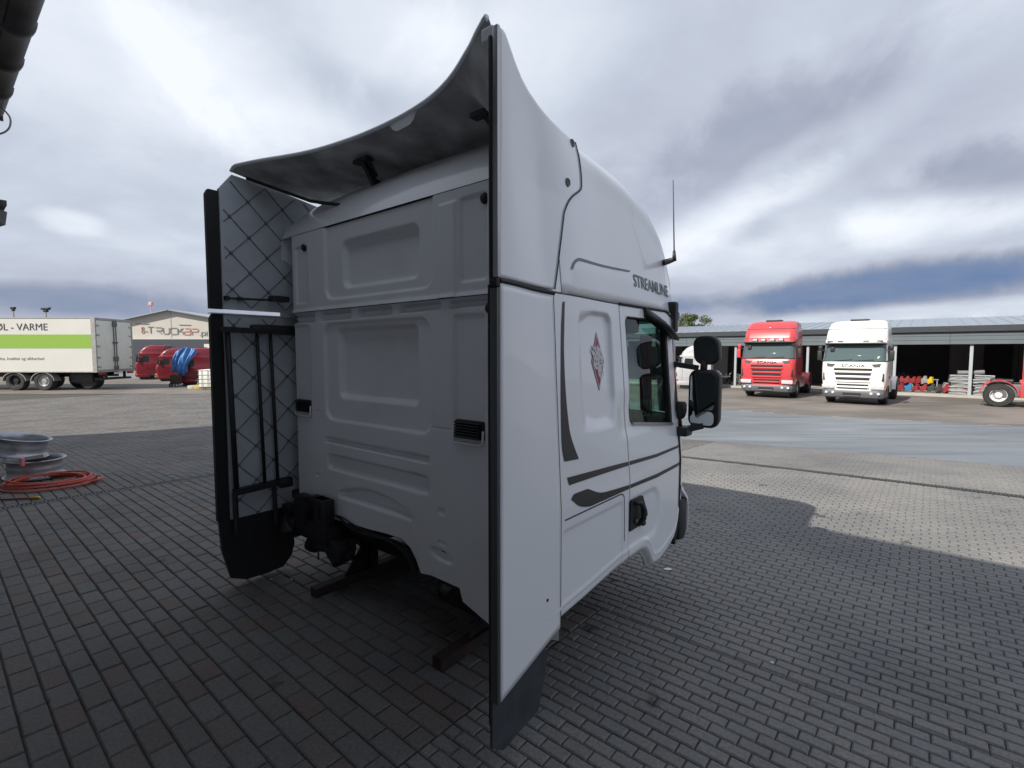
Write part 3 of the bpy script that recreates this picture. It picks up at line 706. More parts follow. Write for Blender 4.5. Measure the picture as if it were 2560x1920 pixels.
# STREAMLINE lettering on the roof side
o = lettering('lettering', 'STREAMLINE', .10, decal_grey, cab, Matrix.Identity(4), 1, .12, .0006, .0008)
xs = [v.co.x for v in o.data.vertices]; x0, x1 = min(xs), max(xs)
bm_ = bmesh.new(); bm_.from_mesh(o.data)
for i in range(1, 24): bmesh.ops.bisect_plane(bm_, geom=bm_.verts[:] + bm_.edges[:] + bm_.faces[:], plane_co=(x0 + (x1 - x0) * i / 24, 0, 0), plane_no=(1, 0, 0))
for v in bm_.verts:
    t = (v.co.x - x0) / (x1 - x0); b = 1.228 + .482 * t; z = 2.405 - .018 * t + v.co.y * (.072 / .0735); v.co = Vector(Lc(roof_side_a(b, z) - .003 - v.co.z, b, z))
bm_.to_mesh(o.data); bm_.free()

# --- roof shell: one loft from side to side
ROOFZ = [(.45, 2.842), (.475, 2.92), (.52, 3.0), (.58, 3.06), (.66, 3.105), (.80, 3.14), (1.0, 3.145), (1.25, 3.115), (1.45, 3.065), (1.6, 3.0), (1.70, 2.91), (1.76, 2.82), (1.80, 2.70), (1.83, 2.52), (1.84, 2.30)]
def roof_ring(b, n=14):
    zc = interp(ROOFZ, b); zs = max(2.292, min(zc - .005, zc - .26 + .26 * sm(b, .62, .45)) if b < .62 else zc - .26)
    zs = max(2.292, zs); pts = []
    fc = .30 * max(0, b - 1.68) ** 1.3
    rear = 0
    def step(z): return .010 * (1 - sm(z, 2.362, 2.392)) * sm(b, .48, .56)
    for i in range(12):
        z = 2.292 + (zs - 2.292) * i / 11; pts.append((lean(b, z) + step(z) + fc + rear, z))
    a0 = pts[-1][0]
    for i in range(1, n + 1):
        t = pi / 2 * i / n; pts.append((a0 + .42 * (1 - cos(t) ** (2 / 2.4)), zs + (zc - zs) * sin(t) ** (2 / 2.4)))
    a1, z1 = pts[-1]; 
    for i in range(1, 7): pts.append((a1 + (1.25 - a1) * i / 6, z1 + .02 * sin(pi / 2 * i / 6) * sm(b, .45, .8)))
    full = pts + [(WID - a, z) for a, z in pts[-2::-1]]
    return [Lc(a, b, z) for a, z in full]
bs = [.45, .46, .475, .495, .52, .55, .56, .61, .66, .73, .80, .90, 1.0, 1.12, 1.25, 1.35, 1.45, 1.53, 1.6, 1.65, 1.70, 1.73, 1.76, 1.78, 1.80, 1.815, 1.83, 1.84]
k = MB(); k.loft([roof_ring(b) for b in bs], False); roof = k.make('roof', white, cab, True)
k = MB(); k.tube([Lc(lean(b, 2.292) + .004, b, 2.2905) for b in [.40 + i * .033 for i in range(40)]], .006, 5); k.make('roof_seam', seam_m, cab)
k = MB(); k.tube([Lc(lean(b, 2.292) - .004, b, 2.294 - .03 * sm(b, 1.60, 1.72)) for b in [DOOR_B + i * .0175 for i in range(40)]], .0065, 6); k.make('drip_rail', rubber, cab)
grid('roof_side', 10, 30, lambda u, v: (lambda b, z: Lc(lean(b, z) + .003 + .02 * (1 - sm(b, .33, .36)), b, z))(.33 + .17 * u, 2.293 + v * .31), white, cab, True)
# antenna
k = MB(); k.tube([Lc(.14, 1.72, 2.60), Lc(.09, 1.68, 2.598), Lc(.035, 1.64, 2.600)], [.02, .018, .014], 8); k.tube([Lc(.035, 1.64, 2.59), Lc(.037, 1.64, 2.65)], [.014, .008], 8); an = k.make('antenna', blackp, cab, True)
k = MB(); k.tube([Lc(.037, 1.64, 2.65), Lc(.048, 1.63, 3.06)], [.004, .002], 6); k.make('whip', steel_dark, an, True)

# --- front: corner panel, windshield, grille side
def fsec(z, bf):     # half ring round the front from right door edge to left
    f = front_b(z); a0 = lean(f, z) + front_curve(f); pts = []
    for i in range(9):
        t = pi / 2 * i / 8; pts.append((a0 + .33 * (1 - cos(t)), f + (bf - f) * sin(t)))
    pts += [(1.25, bf + .03)]
    return [Lc(a, b, z) for a, b in pts] + [Lc(WID - a, b, z) for a, b in pts[-2::-1]]
k = MB(); k.loft([fsec(z, bf) for z, bf in ((1.0, 2.02), (1.2, 2.04), (1.45, 2.04), (1.62, 2.02), (1.64, 2.01))], False); k.make('front_panel', white, cab, True)
k = MB(); k.loft([fsec(z, bf) for z, bf in ((1.645, 2.01), (1.8, 1.98), (2.0, 1.94), (2.2, 1.90), (2.245, 1.89))], False); k.make('windshield', pane_m, cab, True)
k = MB(); k.loft([fsec(z, bf) for z, bf in ((2.245, 1.90), (2.30, 1.88))], False); k.make('visor_panel', white, cab, True)
k = MB(); k.bar(Lc(.055, 1.735, 1.64), Lc(.085, 1.735, 2.25), .03, .03, (0, 1, 0)); k.make('pillar_trim', alu, cab)
k = MB(); k.tube([Lc(.012 + lean(1.72, z), front_b(z) + .012, z) for z in [.87 + i * .035 for i in range(20)]], .013, 6); k.make('door_edge_rubber', rubber, cab, True)
k = MB(); k.rbox(Lc(.38, 1.735, .86), Lc(.0, 1.86, 1.13), .03); mg = k.make('corner_step', blackp, cab, auto=40)
k = MB(); pr_ = [(1.735, 1.225), (1.765, 1.205), (1.80, 1.17), (1.855, 1.122), (1.865, 1.06), (1.868, .90), (1.860, .90), (1.855, 1.06), (1.842, 1.112), (1.79, 1.155), (1.735, 1.195)]
k.prism(pr_, lambda x, y, t: Lc(-.004 + .36 * t, x, y)); k.make('corner_cap', white, cab, auto=40)
k = MB(); k.rbox(Lc(.12, 1.72, 2.17), Lc(.05, 1.775, 2.36), .015); k.make('roof_marker_housing', blackp, cab)
k = MB(); k.rbox(Lc(.10, 1.77, 2.19), Lc(.055, 1.785, 2.25), .006); k.make('roof_marker_lamp', lamp_glass, cab)
k = MB(); k.prism([(0, 2.24), (.0, 2.31), (.02, 2.30), (.022, 2.27)], lambda x, y, t: Lc(.10 + 2.3 * t, 1.90 + x, y)); k.make('sun_visor', dark_glass, cab)

# --- left side (far side), floor and interior
def left_pt(b, z): return Lc(WID - side_a(b, z), b, z)
lv, lf = [], []
for kind, t in rows:
    for i in range(nC):
        z = 1.2
        for _ in range(4):
            b = door_cols(z)[i]; zb = interp(SB, b); s_ = sill(min(max(b, WINL), WINR)); z = zb + (s_ - zb) * t if kind == 'lo' else s_ + (WTOP - s_) * t if kind == 'win' else WTOP + (2.288 - WTOP) * t
        lv.append(left_pt(b, z))
ld = mesh('door', lv, [f[::-1] for f in df], white, cab, True); solidify(ld, .02)
grid('window_pane', 8, 8, lambda u, v: (lambda b: left_pt(b, sill(b) + v * (WTOP - sill(b))))(WINL + u * (WINR - WINL)), pane_m, ld, True)
grid('side_wall', 40, 60, lambda u, v: (lambda b: left_pt(b, interp(SB, b) + v * (2.292 - interp(SB, b))))(.46 + u * (DOOR_B - .463)), white, cab, True, True)
k = MB(); k.box(Lc(2.42, RB + .03, .99), Lc(.08, 1.80, 1.04)); k.box(Lc(2.40, 1.70, 1.04), Lc(.10, 1.98, 1.05)); k.make('floor_pan', interior, cab)
k = MB()
k.quad(Lc(.10, RB + .12, 1.04), Lc(2.40, RB + .12, 1.04), Lc(2.32, RB + .12, 2.84), Lc(.18, RB + .12, 2.84))
for sa in (.10, 2.40):
    k.quad(Lc(sa, RB + .12, 1.04), Lc(sa, 1.02, 1.04), Lc(sa, 1.02, 2.28), Lc(sa, RB + .12, 2.28))
    k.quad(Lc(sa, 1.02, 1.04), Lc(sa, 1.68, 1.04), Lc(sa, 1.68, 1.60), Lc(sa, 1.02, 1.64))
k.quad(Lc(.14, RB + .12, 2.30), Lc(2.36, RB + .12, 2.30), Lc(2.36, 1.80, 2.275), Lc(.14, 1.80, 2.275))
k.make('inner_lining', interior, cab)
k = MB(); k.rbox(Lc(2.35, 1.62, 1.40), Lc(.15, 1.94, 1.60), .05); k.make('dashboard', interior, cab, auto=40)
for a in (.62, 1.88):
    k = MB(); k.rbox(Lc(a + .25, .98, 1.30), Lc(a - .25, 1.42, 1.42), .04); k.rbox(Lc(a + .23, .92, 1.38), Lc(a - .23, 1.06, 1.90), .05); k.rbox(Lc(a + .13, .95, 1.92), Lc(a - .13, 1.04, 2.08), .04); k.make('seat', interior, cab, auto=40)
k = MB(); k.rbox(Lc(.45, 1.30, 2.16), Lc(.2, 1.55, 2.25), .03); k.make('roof_console', interior, cab, auto=40)
grid('curtain', 30, 12, lambda u, v: Lc(.225 + .085 * u + .01 * sin(2 * v), 1.80 + .012 * sin(u * 26), 1.66 + .50 * v), redcloth, cab, True)
grid('curtain', 20, 8, lambda u, v: Lc(.285 + .085 * u, 1.74 + .010 * sin(u * 22), 1.96 + .16 * v), bluecloth, cab, True)
k = MB(); k.rbox(Lc(.29, 1.76, 1.60), Lc(.22, 1.84, 1.75), .02); k.make('water_bottle', pane_m, cab, auto=40)

# --- fairings behind the cab
TOP = [(0, 0, 3.111), (0.03, 0.004, 3.116), (0.06, 0.008, 3.089), (0.1, 0.014, 3.050), (0.15, 0.022, 3.015), (0.2, 0.031, 2.997), (0.27, 0.044, 2.983), (0.33, 0.056, 2.977), (0.4, 0.072, 2.977), (0.48, 0.09, 2.980), (0.56, 0.112, 2.989), (0.65, 0.138, 3.003), (0.74, 0.168, 3.021)]
FT = [(b, z) for b, a, z in TOP]; TA = [(b, a) for b, a, z in TOP]
UPSEAM = [(2.298, .378), (2.396, .414), (2.492, .447), (2.60, .485), (2.633, .497), (2.666, .524), (2.698, .557), (2.723, .594), (2.743, .632), (2.757, .668), (2.770, .695), (2.79, .708), (2.857, .722), (2.95, .735), (3.04, .72)]
def roof_a(b, z):
    zc = interp(ROOFZ, max(b, .62)); zs = zc - .26
    a = lean(b, min(z, zs))
    if z > zs:
        q = min(1, (z - zs) / (zc - zs)) ** 1.2; a += .42 * (1 - sqrt(max(0, 1 - q * q)) ** (1 / 1.2))
    return a
def fair_a(b, z, out=.007):
    base = lean(b, min(z, 2.70)) - out * sm(b, .0, .3); zt = interp(FT, b); w = max(0, min(1, (z - 2.62) / (zt - 2.62))) ** 2
    return base + (interp(TA, b) - base) * w
def up_fair(u, v):
    # columns run back to front, rows from the joint up to the top outline
    z = 2.302 + v * (2.90 - 2.302); bm = interp(UPSEAM, z); b = u * bm; ztop = interp(FT, b)
    zz = 2.302 + v * (ztop - 2.302); bm = interp(UPSEAM, zz); b = u * bm; zz = 2.302 + v * (interp(FT, b) - 2.302)
    return Lc(fair_a(b, zz), b, zz)
uf = grid('upper_side_fairing', 40, 60, up_fair, white, cab, True); solidify(uf, .018)
k = MB(); P = [up_fair(1, i / 60) for i in range(61)]; k.tube([(p[0] + .002, p[1] + .004, p[2]) for p in P], .0032, 5); k.make('fairing_seam', seam_m, uf)
for b, z in ((.55, 2.775), (.66, 2.985)):
    k = MB(); k.lathe([(.0001, .001), (.010, .002), (.015, .006), (.018, .004), (.019, -.004)], 18, Matrix.Translation(Lc(fair_a(b, z) - .001, b, z)) @ Euler((0, radians(90), 0)).to_matrix().to_4x4()); k.make('fairing_bolt', alu_dark, uf, True)
k = MB(); k.rbox(Lc(.024, -.012, 2.302), Lc(-.001, .004, 3.118), .004); k.make('edge_trim', alu, uf, auto=40)
k = MB(); k.rbox(Lc(.036, -.016, 2.285), Lc(.0245, .012, 3.09), .003); k.rbox(Lc(.034, -.02, 2.270), Lc(-.002, .01, 2.300), .006); k.make('edge_rubber', rubber, uf, auto=40)
k = MB(); k.rbox(Lc(.075, -.008, 3.082), Lc(.024, .03, 3.128), .006); k.make('corner_clip', rearp, uf)
# lower side fairing
FB = [(.0, .802), (.015, .807), (.352, .903), (.40, .915)]
lfz = lambda u, v: (lambda b: (lambda z: Lc(lean(b, z) - .003, b, z))(interp(FB, b) + v * (2.282 - .012 * b - interp(FB, b))))(u * .379)
lfr = grid('lower_side_fairing', 20, 60, lfz, white, cab, True); solidify(lfr, .018)
k = MB(); P = [lfz(1, i / 60) for i in range(61)]; k.tube([(p[0] - .003, p[1] + .004, p[2]) for p in P], .0034, 5); k.make('fairing_seam', seam_m, lfr)
k = MB(); k.tube([Lc(lean(b, 2.29) + .002, b, 2.291 - .004 * b / .38) for b in [i * .0195 for i in range(21)]], .0095, 6); k.make('joint_rubber', rubber, lfr)
k = MB(); k.rbox(Lc(.034, -.014, .795), Lc(.001, .003, 2.268), .004); k.make('edge_trim', alu_dark, lfr, auto=40)
k = MB(); k.rbox(Lc(.046, -.012, .70), Lc(.035, .02, 2.28), .003); k.make('edge_rubber', rubber, lfr, auto=40)
k = MB(); k.prism([(-.012, .62), (-.012, .83), (.30, .93), (.33, .78), (.27, .60), (.05, .575)], lambda x, y, t: Lc(.028 + .012 * t, x, y)); k.make('mud_flap', flap_m, lfr, auto=40)
k = MB(); k.lathe([(.0001, 0), (.006, .001), (.007, -.002)], 10, Matrix.Translation(Lc(-.005, .285, 1.065)) @ Euler((0, radians(90), 0)).to_matrix().to_4x4()); k.make('paint_chip', decal, lfr)

# left fairings with their quilted inner faces
def left_fairing(name, z0, z1, b0, b1, topcut):
    k = MB(); poly = [(b0, z0), (b1, z0), (b1, z1)] + topcut + ([] if topcut else [(b0, z1)])
    k.prism(poly, lambda x, y, t: Lc(2.415 + .02 * t, x, y)); f = k.make(name, inner_grey, cab, auto=30)
    k = MB(); k.prism([(x, y) for x, y in poly], lambda x, y, t: Lc(2.4365 + .012 * t, x, y)); k.make('outer_skin', white, f, auto=30)
    # quilting ribs laid diagonally, each clipped to the panel
    sp = .235
    for sgn in (1, -1):
        c = -4.0
        while c < 6:
            seg = []
            for i in range(201):
                b = b0 + .02 + (b1 - b0 - .03) * i / 200; z = c + sgn * b * 1.0
                if z0 + .015 < z < (interp([(.06, 3.08), (.14, 3.185), (.40, 3.165), (.80, 3.10), (.92, 3.04)], b) if topcut else z1 - .02): seg.append((b, z))
            if len(seg) > 12:
                k = MB(); k.bar(Lc(2.4135, *seg[0]), Lc(2.4135, *seg[-1]), .0045, .009, (1, 0, 0)); k.make('rib', rib_m, f)
            c += sp
    tops = (lambda b: interp([(.06, 3.08), (.14, 3.185), (.40, 3.165), (.80, 3.10), (.92, 3.04)], b)) if topcut else (lambda b: z1 - .02)
    for i in range(-30, 50):
        for j in range(-30, 50):
            ci, cj = -4 + sp * i, -4 + sp * j; z = (ci + cj) / 2; b = (cj - ci) / 2
            if b0 + .03 < b < b1 - .02 and z0 + .03 < z < tops(b) - .01:
                k = MB(); k.lathe([(.0001, .007), (.008, .006), (.013, 0)], 8, Matrix.Translation(Lc(2.413, b, z)) @ Euler((0, radians(90), 0)).to_matrix().to_4x4() @ Matrix.Rotation(random.uniform(0, 3), 4, 'Z')); k.make('quilt_button', rib_m, f)
    return f
rib_m = mat('quilt_rib', (.17, .17, .17), .8, var=.3, vscale=30)
luf = left_fairing('upper_side_fairing', 2.330, 3.06, .06, .92, [(.80, 3.12), (.40, 3.185), (.14, 3.205), (.06, 3.10)])
llf = left_fairing('lower_side_fairing', .80, 2.296, .06, .56, [])
for (z0, z1, f, bt) in ((2.330, 3.085, luf, 0), (.93, 2.296, llf, 0)):
    k = MB(); k.prism([(-.015, z0), (.07, z0), (.07, z1), (.0, z1), (-.015, z1 - .03)], lambda x, y, t: Lc(2.43 + .035 * t, x, y)); k.make('edge_rubber', rubber, f, auto=40)
k = MB(); k.prism([(-.015, .93), (.48, .93), (.478, .80), (.485, .64), (.46, .56), (.40, .50), (.28, .485), (.136, .495), (.045, .535), (-.005, .74)], lambda x, y, t: Lc(2.405 + .03 * t, x, y)); k.make('mud_flap', blackp, llf, auto=40)
k = MB(); k.box(Lc(2.465, -.016, 2.297), Lc(2.40, .56, 2.303)); k.make('joint_lip', white, llf)
# bracket frames on the inner face
k = MB(); A = 2.355
k.bar(Lc(A, .02, 2.195), Lc(A, .52, 2.185), .05, .035); k.rbox(Lc(A + .02, .20, 2.18), Lc(A - .03, .50, 2.235), .015); k.make('upper_bracket', blackp, llf, auto=40)
for b in (.055, .24, .33):
    k = MB(); k.tube([Lc(A, b, 2.18), Lc(A, b + .022, 1.13)], .012 if b > .1 else .018, 8); k.make('bracket_rod', blackp, llf, True)
k = MB(); k.bar(Lc(A, .06, 1.125), Lc(A, .43, 1.135), .045, .04); k.tube([Lc(A, .325, 1.12), Lc(A, .33, .85)], .016, 8); k.tube([Lc(A, .065, 1.12), Lc(A, .07, .84)], .018, 8); k.rbox(Lc(A + .02, .36, 1.09), Lc(A - .03, .45, 1.16), .012); k.make('lower_bracket', blackp, llf, auto=40)
k = MB(); k.tube([Lc(2.40, .07, 2.40), Lc(2.37, .30, 2.405), Lc(2.33, .46, 2.415)], .008, 6); k.rbox(Lc(2.38, .33, 2.395), Lc(2.30, .45, 2.435), .012); k.rbox(Lc(2.41, .06, 2.385), Lc(2.37, .085, 2.415), .006); k.rbox(Lc(2.41, .14, 2.39), Lc(2.38, .17, 2.415), .006); k.make('clamp_arm', blackp, luf, auto=40)

# roof deflector: scooped sheet with raised horns at both rear corners
EDGE = [(.03, .05), (.08, .075), (.15, .102), (.19, .112), (.26, .165), (.37, .218), (.48, .275), (.60, .322), (.72, .355), (.83, .374), (1.0, .390), (1.17, .394), (1.35, .388), (1.5, .373), (1.65, .352), (1.79, .323), (1.9, .29), (2.0, .255), (2.12, .21), (2.25, .17), (2.36, .140), (2.44, .12)]
EDGETOP = TOP
def edge_b(a):
    return sum(interp(EDGE, min(2.44, max(.03, a + d))) for d in (-.06, -.03, 0, .03, .06)) / 5
def defl(u, v):
    a = .145 + u * 2.255; eb = edge_b(a); er = 1 - sm(a - .145, .0, .45); el_ = 1 - sm(2.40 - a, .0, .5)
    zr_s = 3.18 - .20 * er + .0 * el_
    b = eb + v * (.86 - eb)
    z = 3.25 - (3.25 - zr_s) * (1 - (1 - v) ** (1.7 + 3.0 * er))
    ze = interp([(q[0], q[2] - .02) for q in EDGETOP], b); k_ = (1 - sm(a - .145, .0, .40)) * sm(v, .0, .22)
    z = z + (min(z, ze) - z) * k_ - .03 * max(0, 1 - (2.40 - a) / .05) ** 2
    return Vector(Lc(a + (interp([(q[0], q[1] + .03) for q in EDGETOP], b) - .145) * k_, b, z))
def defl_n(u, v):
    e = .004; p = defl(min(1, u + e), v) - defl(max(0, u - e), v); q = defl(u, min(1, v + e)) - defl(u, max(0, v - e))
    n = p.cross(q).normalized(); return n if n.z > 0 else -n
dfl = grid('roof_deflector', 90, 30, lambda u, v: defl(u, v) + defl_n(u, v) * .008, white, cab, True)
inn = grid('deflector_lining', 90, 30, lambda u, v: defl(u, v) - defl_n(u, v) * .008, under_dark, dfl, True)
P = [defl(i / 90, 0) for i in range(91)]
k = MB(); k.tube([(p[0], p[1] - .001, p[2]) for p in P], .0115, 8); k.make('edge_bead', white, dfl, True)
k = MB(); 
for a0, a1 in ((.86, 1.10),):
    vs = []
    for i in range(9):
        a = a0 + (a1 - a0) * i / 8; p = defl((a - .145) / 2.255, 0); dz = .045 * min(1, min(i, 8 - i) / 1.5); vs += [(p[0], p[1] - .004, p[2] - .008), (p[0], p[1] + .006, p[2] - .012 - dz)]
    k.add(vs, [(2 * i, 2 * i + 1, 2 * i + 3, 2 * i + 2) for i in range(8)])
k.make('edge_tab', rearp, dfl)
for a in (.46, 1.50):
    k = MB(); p = defl((a - .145) / 2.255, .28); q = (Lc(a, .60, interp(ROOFZ, .60) - .01))
    k.bar((p[0] + .07, p[1], p[2] - .035), (p[0] - .07, p[1], p[2] - .035), .05, .02); k.bar((p[0], p[1] + .0, p[2] - .03), q, .035, .03, (1, 0, 0)); k.bar((p[0] + .05, p[1], p[2] - .04), (q[0], q[1], q[2] + .06), .02, .02, (1, 0, 0)); k.rbox((q[0] - .03, q[1] - .02, q[2] - .01), (q[0] + .03, q[1] + .03, q[2] + .03), .006); k.make('deflector_bracket', blackp, dfl, auto=40)
k = MB(); k.tube([Lc(2.38, .22, 3.195), Lc(2.0, .45, 3.03), Lc(1.62, .55, 2.945)], .011, 6); k.make('stay_rod', blackp, dfl, True)
# right inner side of the deflector
# --- mirrors on the right
def rrect(w, h, r, n=5, skew=0):
    out = []
    for cx, cy, a0 in ((w / 2 - r, h / 2 - r, 0), (-w / 2 + r, h / 2 - r, 90), (-w / 2 + r, -h / 2 + r, 180), (w / 2 - r, -h / 2 + r, 270)):
        for i in range(n + 1):
            t = radians(a0 + 90 * i / n); x, y = cx + r * cos(t), cy + r * sin(t); out.append((x + skew * y, y))
    return out
def mirror_head(name, ca, cb, cz, w, h, r, depth, skew, parent):
    M = Matrix.Translation(Lc(ca, cb, cz)) @ Euler((radians(2), 0, radians(-4))).to_matrix().to_4x4()
    base = rrect(w, h, r, 5, skew); k = MB(); rings = []
    for s_, d in ((.97, -.004), (1.0, .006), (1.0, .03), (.95, depth * .6), (.80, depth * .9), (.4, depth)):
        rings.append([tuple(M @ Vector((x * s_, d, y * s_))) for x, y in base])
    k.loft(rings); hs = k.make(name, blackp, parent, True)
    return hs, M, base
h1, M1, b1 = mirror_head('mirror', -.108, 1.78, 1.765, .186, .355, .05, .10, .02, cab)
def mirror_glass(M, w, h, r, cx, cz, par, skew=0):
    P = rrect(w, h, r, 5, skew); vs = [tuple(M @ Vector((x + cx, -.0065, y + cz))) for x, y in P]; return mesh('mirror_glass', vs, [tuple(range(len(vs)))], mirror_m, par)
mirror_glass(M1, .150, .225, .035, -.004, .045, h1, .02); mirror_glass(M1, .145, .085, .028, -.006, -.118, h1, .02)
h2, M2, b2 = mirror_head('mirror', -.118, 1.78, 2.06, .155, .175, .055, .09, -.06, cab)
mirror_glass(M2, .135, .155, .047, 0, 0, h2, -.06)
k = MB(); k.tube([Lc(-.10, 1.795, 1.92), Lc(-.105, 1.795, 2.0)], .022, 8); k.make('mirror_neck', blackp, cab, True)
k = MB(); k.bar(Lc(.12, 1.73, 1.985), Lc(-.07, 1.80, 1.952), .05, .032); k.make('mirror_arm', blackp, cab)
k = MB(); k.rbox(Lc(.03, 1.68, 1.535), Lc(-.05, 1.79, 1.595), .02); k.bar(Lc(-.03, 1.76, 1.578), Lc(-.10, 1.80, 1.60), .05, .035); k.make('mirror_arm', blackp, cab, auto=40)
k = MB(); rings = []
for z, w in ((1.64, .012), (1.655, .026), (1.69, .034), (1.73, .033), (1.745, .022)):
    rings.append([Lc(.008 + w * cos(t * pi / 6), 1.735 + w * sin(t * pi / 6) * .8, z) for t in range(12)])
k.loft(rings); k.tube([Lc(.012, 1.735, 1.65), Lc(.004, 1.735, 1.58)], .006, 6); k.tube([Lc(.02, 1.735, 1.65), Lc(.018, 1.735, 1.59)], .006, 6); k.make('camera_lamp', blackp, cab, True)

# --- bits hanging under the rear wall
k = MB()
k.rbox(Lc(2.15, .36, .86), Lc(2.02, .43, 1.085), .008); k.rbox(Lc(1.91, .36, .88), Lc(1.765, .43, 1.105), .008); k.rbox(Lc(1.97, .355, 1.075), Lc(1.80, .43, 1.105), .006); k.rbox(Lc(1.86, .35, .98), Lc(1.83, .42, 1.06), .004); k.rbox(Lc(2.15, .37, .80), Lc(1.76, .60, .93), .02)
k.make('lock_bracket', steel_dark, cab, auto=40)
k = MB(); k.tube([Lc(2.33, .42, .93), Lc(2.30, .40, .86), Lc(2.25, .38, .78)], [.03, .055, .07], 14); k.tube([Lc(2.26, .36, .82), Lc(2.26, .44, .82)], .075, 16); k.rbox(Lc(2.33, .36, .92), Lc(2.24, .42, .985), .01); k.make('horn', blackp, cab, auto=50)
k = MB(); k.tube([Lc(2.02, .42, .745), Lc(1.62, .44, .80)], .035, 12); k.tube([Lc(1.85, .43, .80), Lc(1.72, .43, .70)], .045, 12); k.rbox(Lc(1.80, .38, .72), Lc(1.64, .50, .86), .02); k.tube([Lc(1.96, .42, .74), Lc(1.96, .42, .66)], .007, 6); k.tube([Lc(2.05, .42, .745), Lc(1.99, .42, .75)], .05, 12); k.make('tilt_cylinder', steel_dark, cab, auto=50)
def loop_(c, r, a0, a1, n=14, tilt=.3): return [Lc(c[0] + r * cos(a0 + (a1 - a0) * i / n), c[1] + tilt * r * sin(a0 + (a1 - a0) * i / n), c[2] + r * sin(a0 + (a1 - a0) * i / n)) for i in range(n + 1)]
for c, r, a0, a1 in (((1.60, .43, .82), .055, -1.6, 3.8), ((1.57, .44, .82), .06, -1.8, 3.4), ((1.62, .43, .815), .045, -1.2, 4.2), ((2.12, .43, .835), .03, 0, 5.8)):
    k = MB(); k.tube(loop_(c, r, a0, a1), .0055, 6); k.make('cable', rubber, cab, True)
for off in (0, .018, .03):
    P = [(2.0, .92 - off), (1.85, .97 + off), (1.72, 1.0 - off * .3), (1.58, .98 - off), (1.42, .965 - off * .4), (1.25, .975 - off * .3), (1.10, .975 - off), (1.02, .92 - off), (.985, .84 - off), (.95, .80 - off), (.86, .83 - off)]
    k = MB(); k.tube([Lc(a, RB - .012 - off * .3, z) for a, z in curve(P, 40)], .0045, 6); k.make('cable', rubber, cab, True)
k = MB(); k.box(Lc(2.3, .60, .93), Lc(1.75, 1.5, .985)); k.rbox(Lc(1.75, .50, .86), Lc(1.45, .75, .99), .03); k.rbox(Lc(1.40, .9, .78), Lc(.95, 1.3, .98), .03)
k.rbox(Lc(1.02, .62, .60), Lc(.58, 1.80, .95), .03); k.rbox(Lc(.64, .58, .66), Lc(.34, 1.75, .95), .03); k.rbox(Lc(2.3, 1.3, .58), Lc(1.3, 1.8, .95), .03); k.rbox(Lc(2.38, .6, .74), Lc(1.75, 1.7, .95), .03); k.make('underframe_shade_boxes', steel_dark, cab, auto=40)  # low boxes by the step wells, added to darken the ground beneath the cab
k = MB(); k.tube([Lc(.80, .47, .79), Lc(.80, .55, .79)], .03, 12); k.make('frame_bush', alu_dark, cab, True)

# stand that carries the cab
st = empty('cab_stand', (-1.0, 3.47, .47), CAB_RZ, 'low dark steel stand with flat feet carrying the white cab', 'stand')
def stl(x, y, z): return (x, y, z)
for x in (0, 1.17):
    k = MB(); k.bar((x, 0, .03), (x, 0, .50), .06, .06, (0, 1, 0)); k.make('post', steel_dark, st)
    k = MB(); k.bar((x, -.45, .03), (x, .45, .03), .065, .06); k.make('foot', rust, st)
    k = MB(); k.add([(x - .006, -.03, .06), (x - .006, -.22, .06), (x - .006, -.03, .30), (x + .006, -.03, .06), (x + .006, -.22, .06), (x + .006, -.03, .30)], [(0, 1, 2), (5, 4, 3), (0, 3, 4, 1), (1, 4, 5, 2), (2, 5, 3, 0)]); k.make('gusset', steel_dark, st)
k = MB(); k.bar((.03, 0, .25), (1.14, 0, .25), .05, .08); k.make('cross_beam', steel_dark, st)

# ------------------------------------------------------------------ workshop whose eaves hang over the camera and throw the shade
def eave_building(name, corner, along, back, eave_z, length, depth, rise, overhang, label, seg=.62, hang=True):
    root = empty(name, (0, 0, 0), 0, label, 'building')
    c = Vector((*corner, 0)); a = Vector((*along, 0)).normalized(); b = Vector((*back, 0)).normalized()
    def P(s, t, z): return c + a * s + b * t + Vector((0, 0, z))
    o_ = overhang; k = MB()
    lo = [P(o_, o_, -.05), P(length, o_, -.05), P(length, depth - o_, -.05), P(o_, depth - o_, -.05)]
    hi = [v + Vector((0, 0, eave_z - .12 + .05)) for v in lo]
    k.add(lo + hi, [(0, 3, 2, 1), (4, 5, 6, 7), (0, 1, 5, 4), (1, 2, 6, 5), (2, 3, 7, 6), (3, 0, 4, 7)]); k.make('wall', bld_wall, root)
    rz = eave_z + rise
    k = MB(); v = [P(0, 0, eave_z), P(length, 0, eave_z), P(length, depth, eave_z), P(0, depth, eave_z), P(0, depth / 2, rz), P(length, depth / 2, rz)]
    w = [x + Vector((0, 0, -.10)) for x in v]
    k.add(v + w, [(0, 1, 5, 4), (3, 4, 5, 2), (6, 10, 11, 7), (9, 8, 11, 10), (0, 6, 7, 1), (2, 8, 9, 3), (0, 4, 10, 6), (4, 3, 9, 10), (1, 7, 11, 5), (5, 11, 8, 2)]); k.make('roof', tile_m, root)
    return root, P
B1, P1 = eave_building('workshop', (-4.61, 4.44), (.766, -.643), (-.643, -.766), 4.19, 9.5, 11, 1.6, 1.0, 'dark workshop whose tiled eave and ribbed gutter hang in at the upper left')
k = MB()
prof = [(.10 * cos(t), .10 * sin(t)) for t in [pi + i * pi / 10 for i in range(11)]]
d1 = Vector((.766, -.643, 0)).normalized(); n1 = Vector((.643, .766, 0)).normalized()
rings = []
L_ = 0
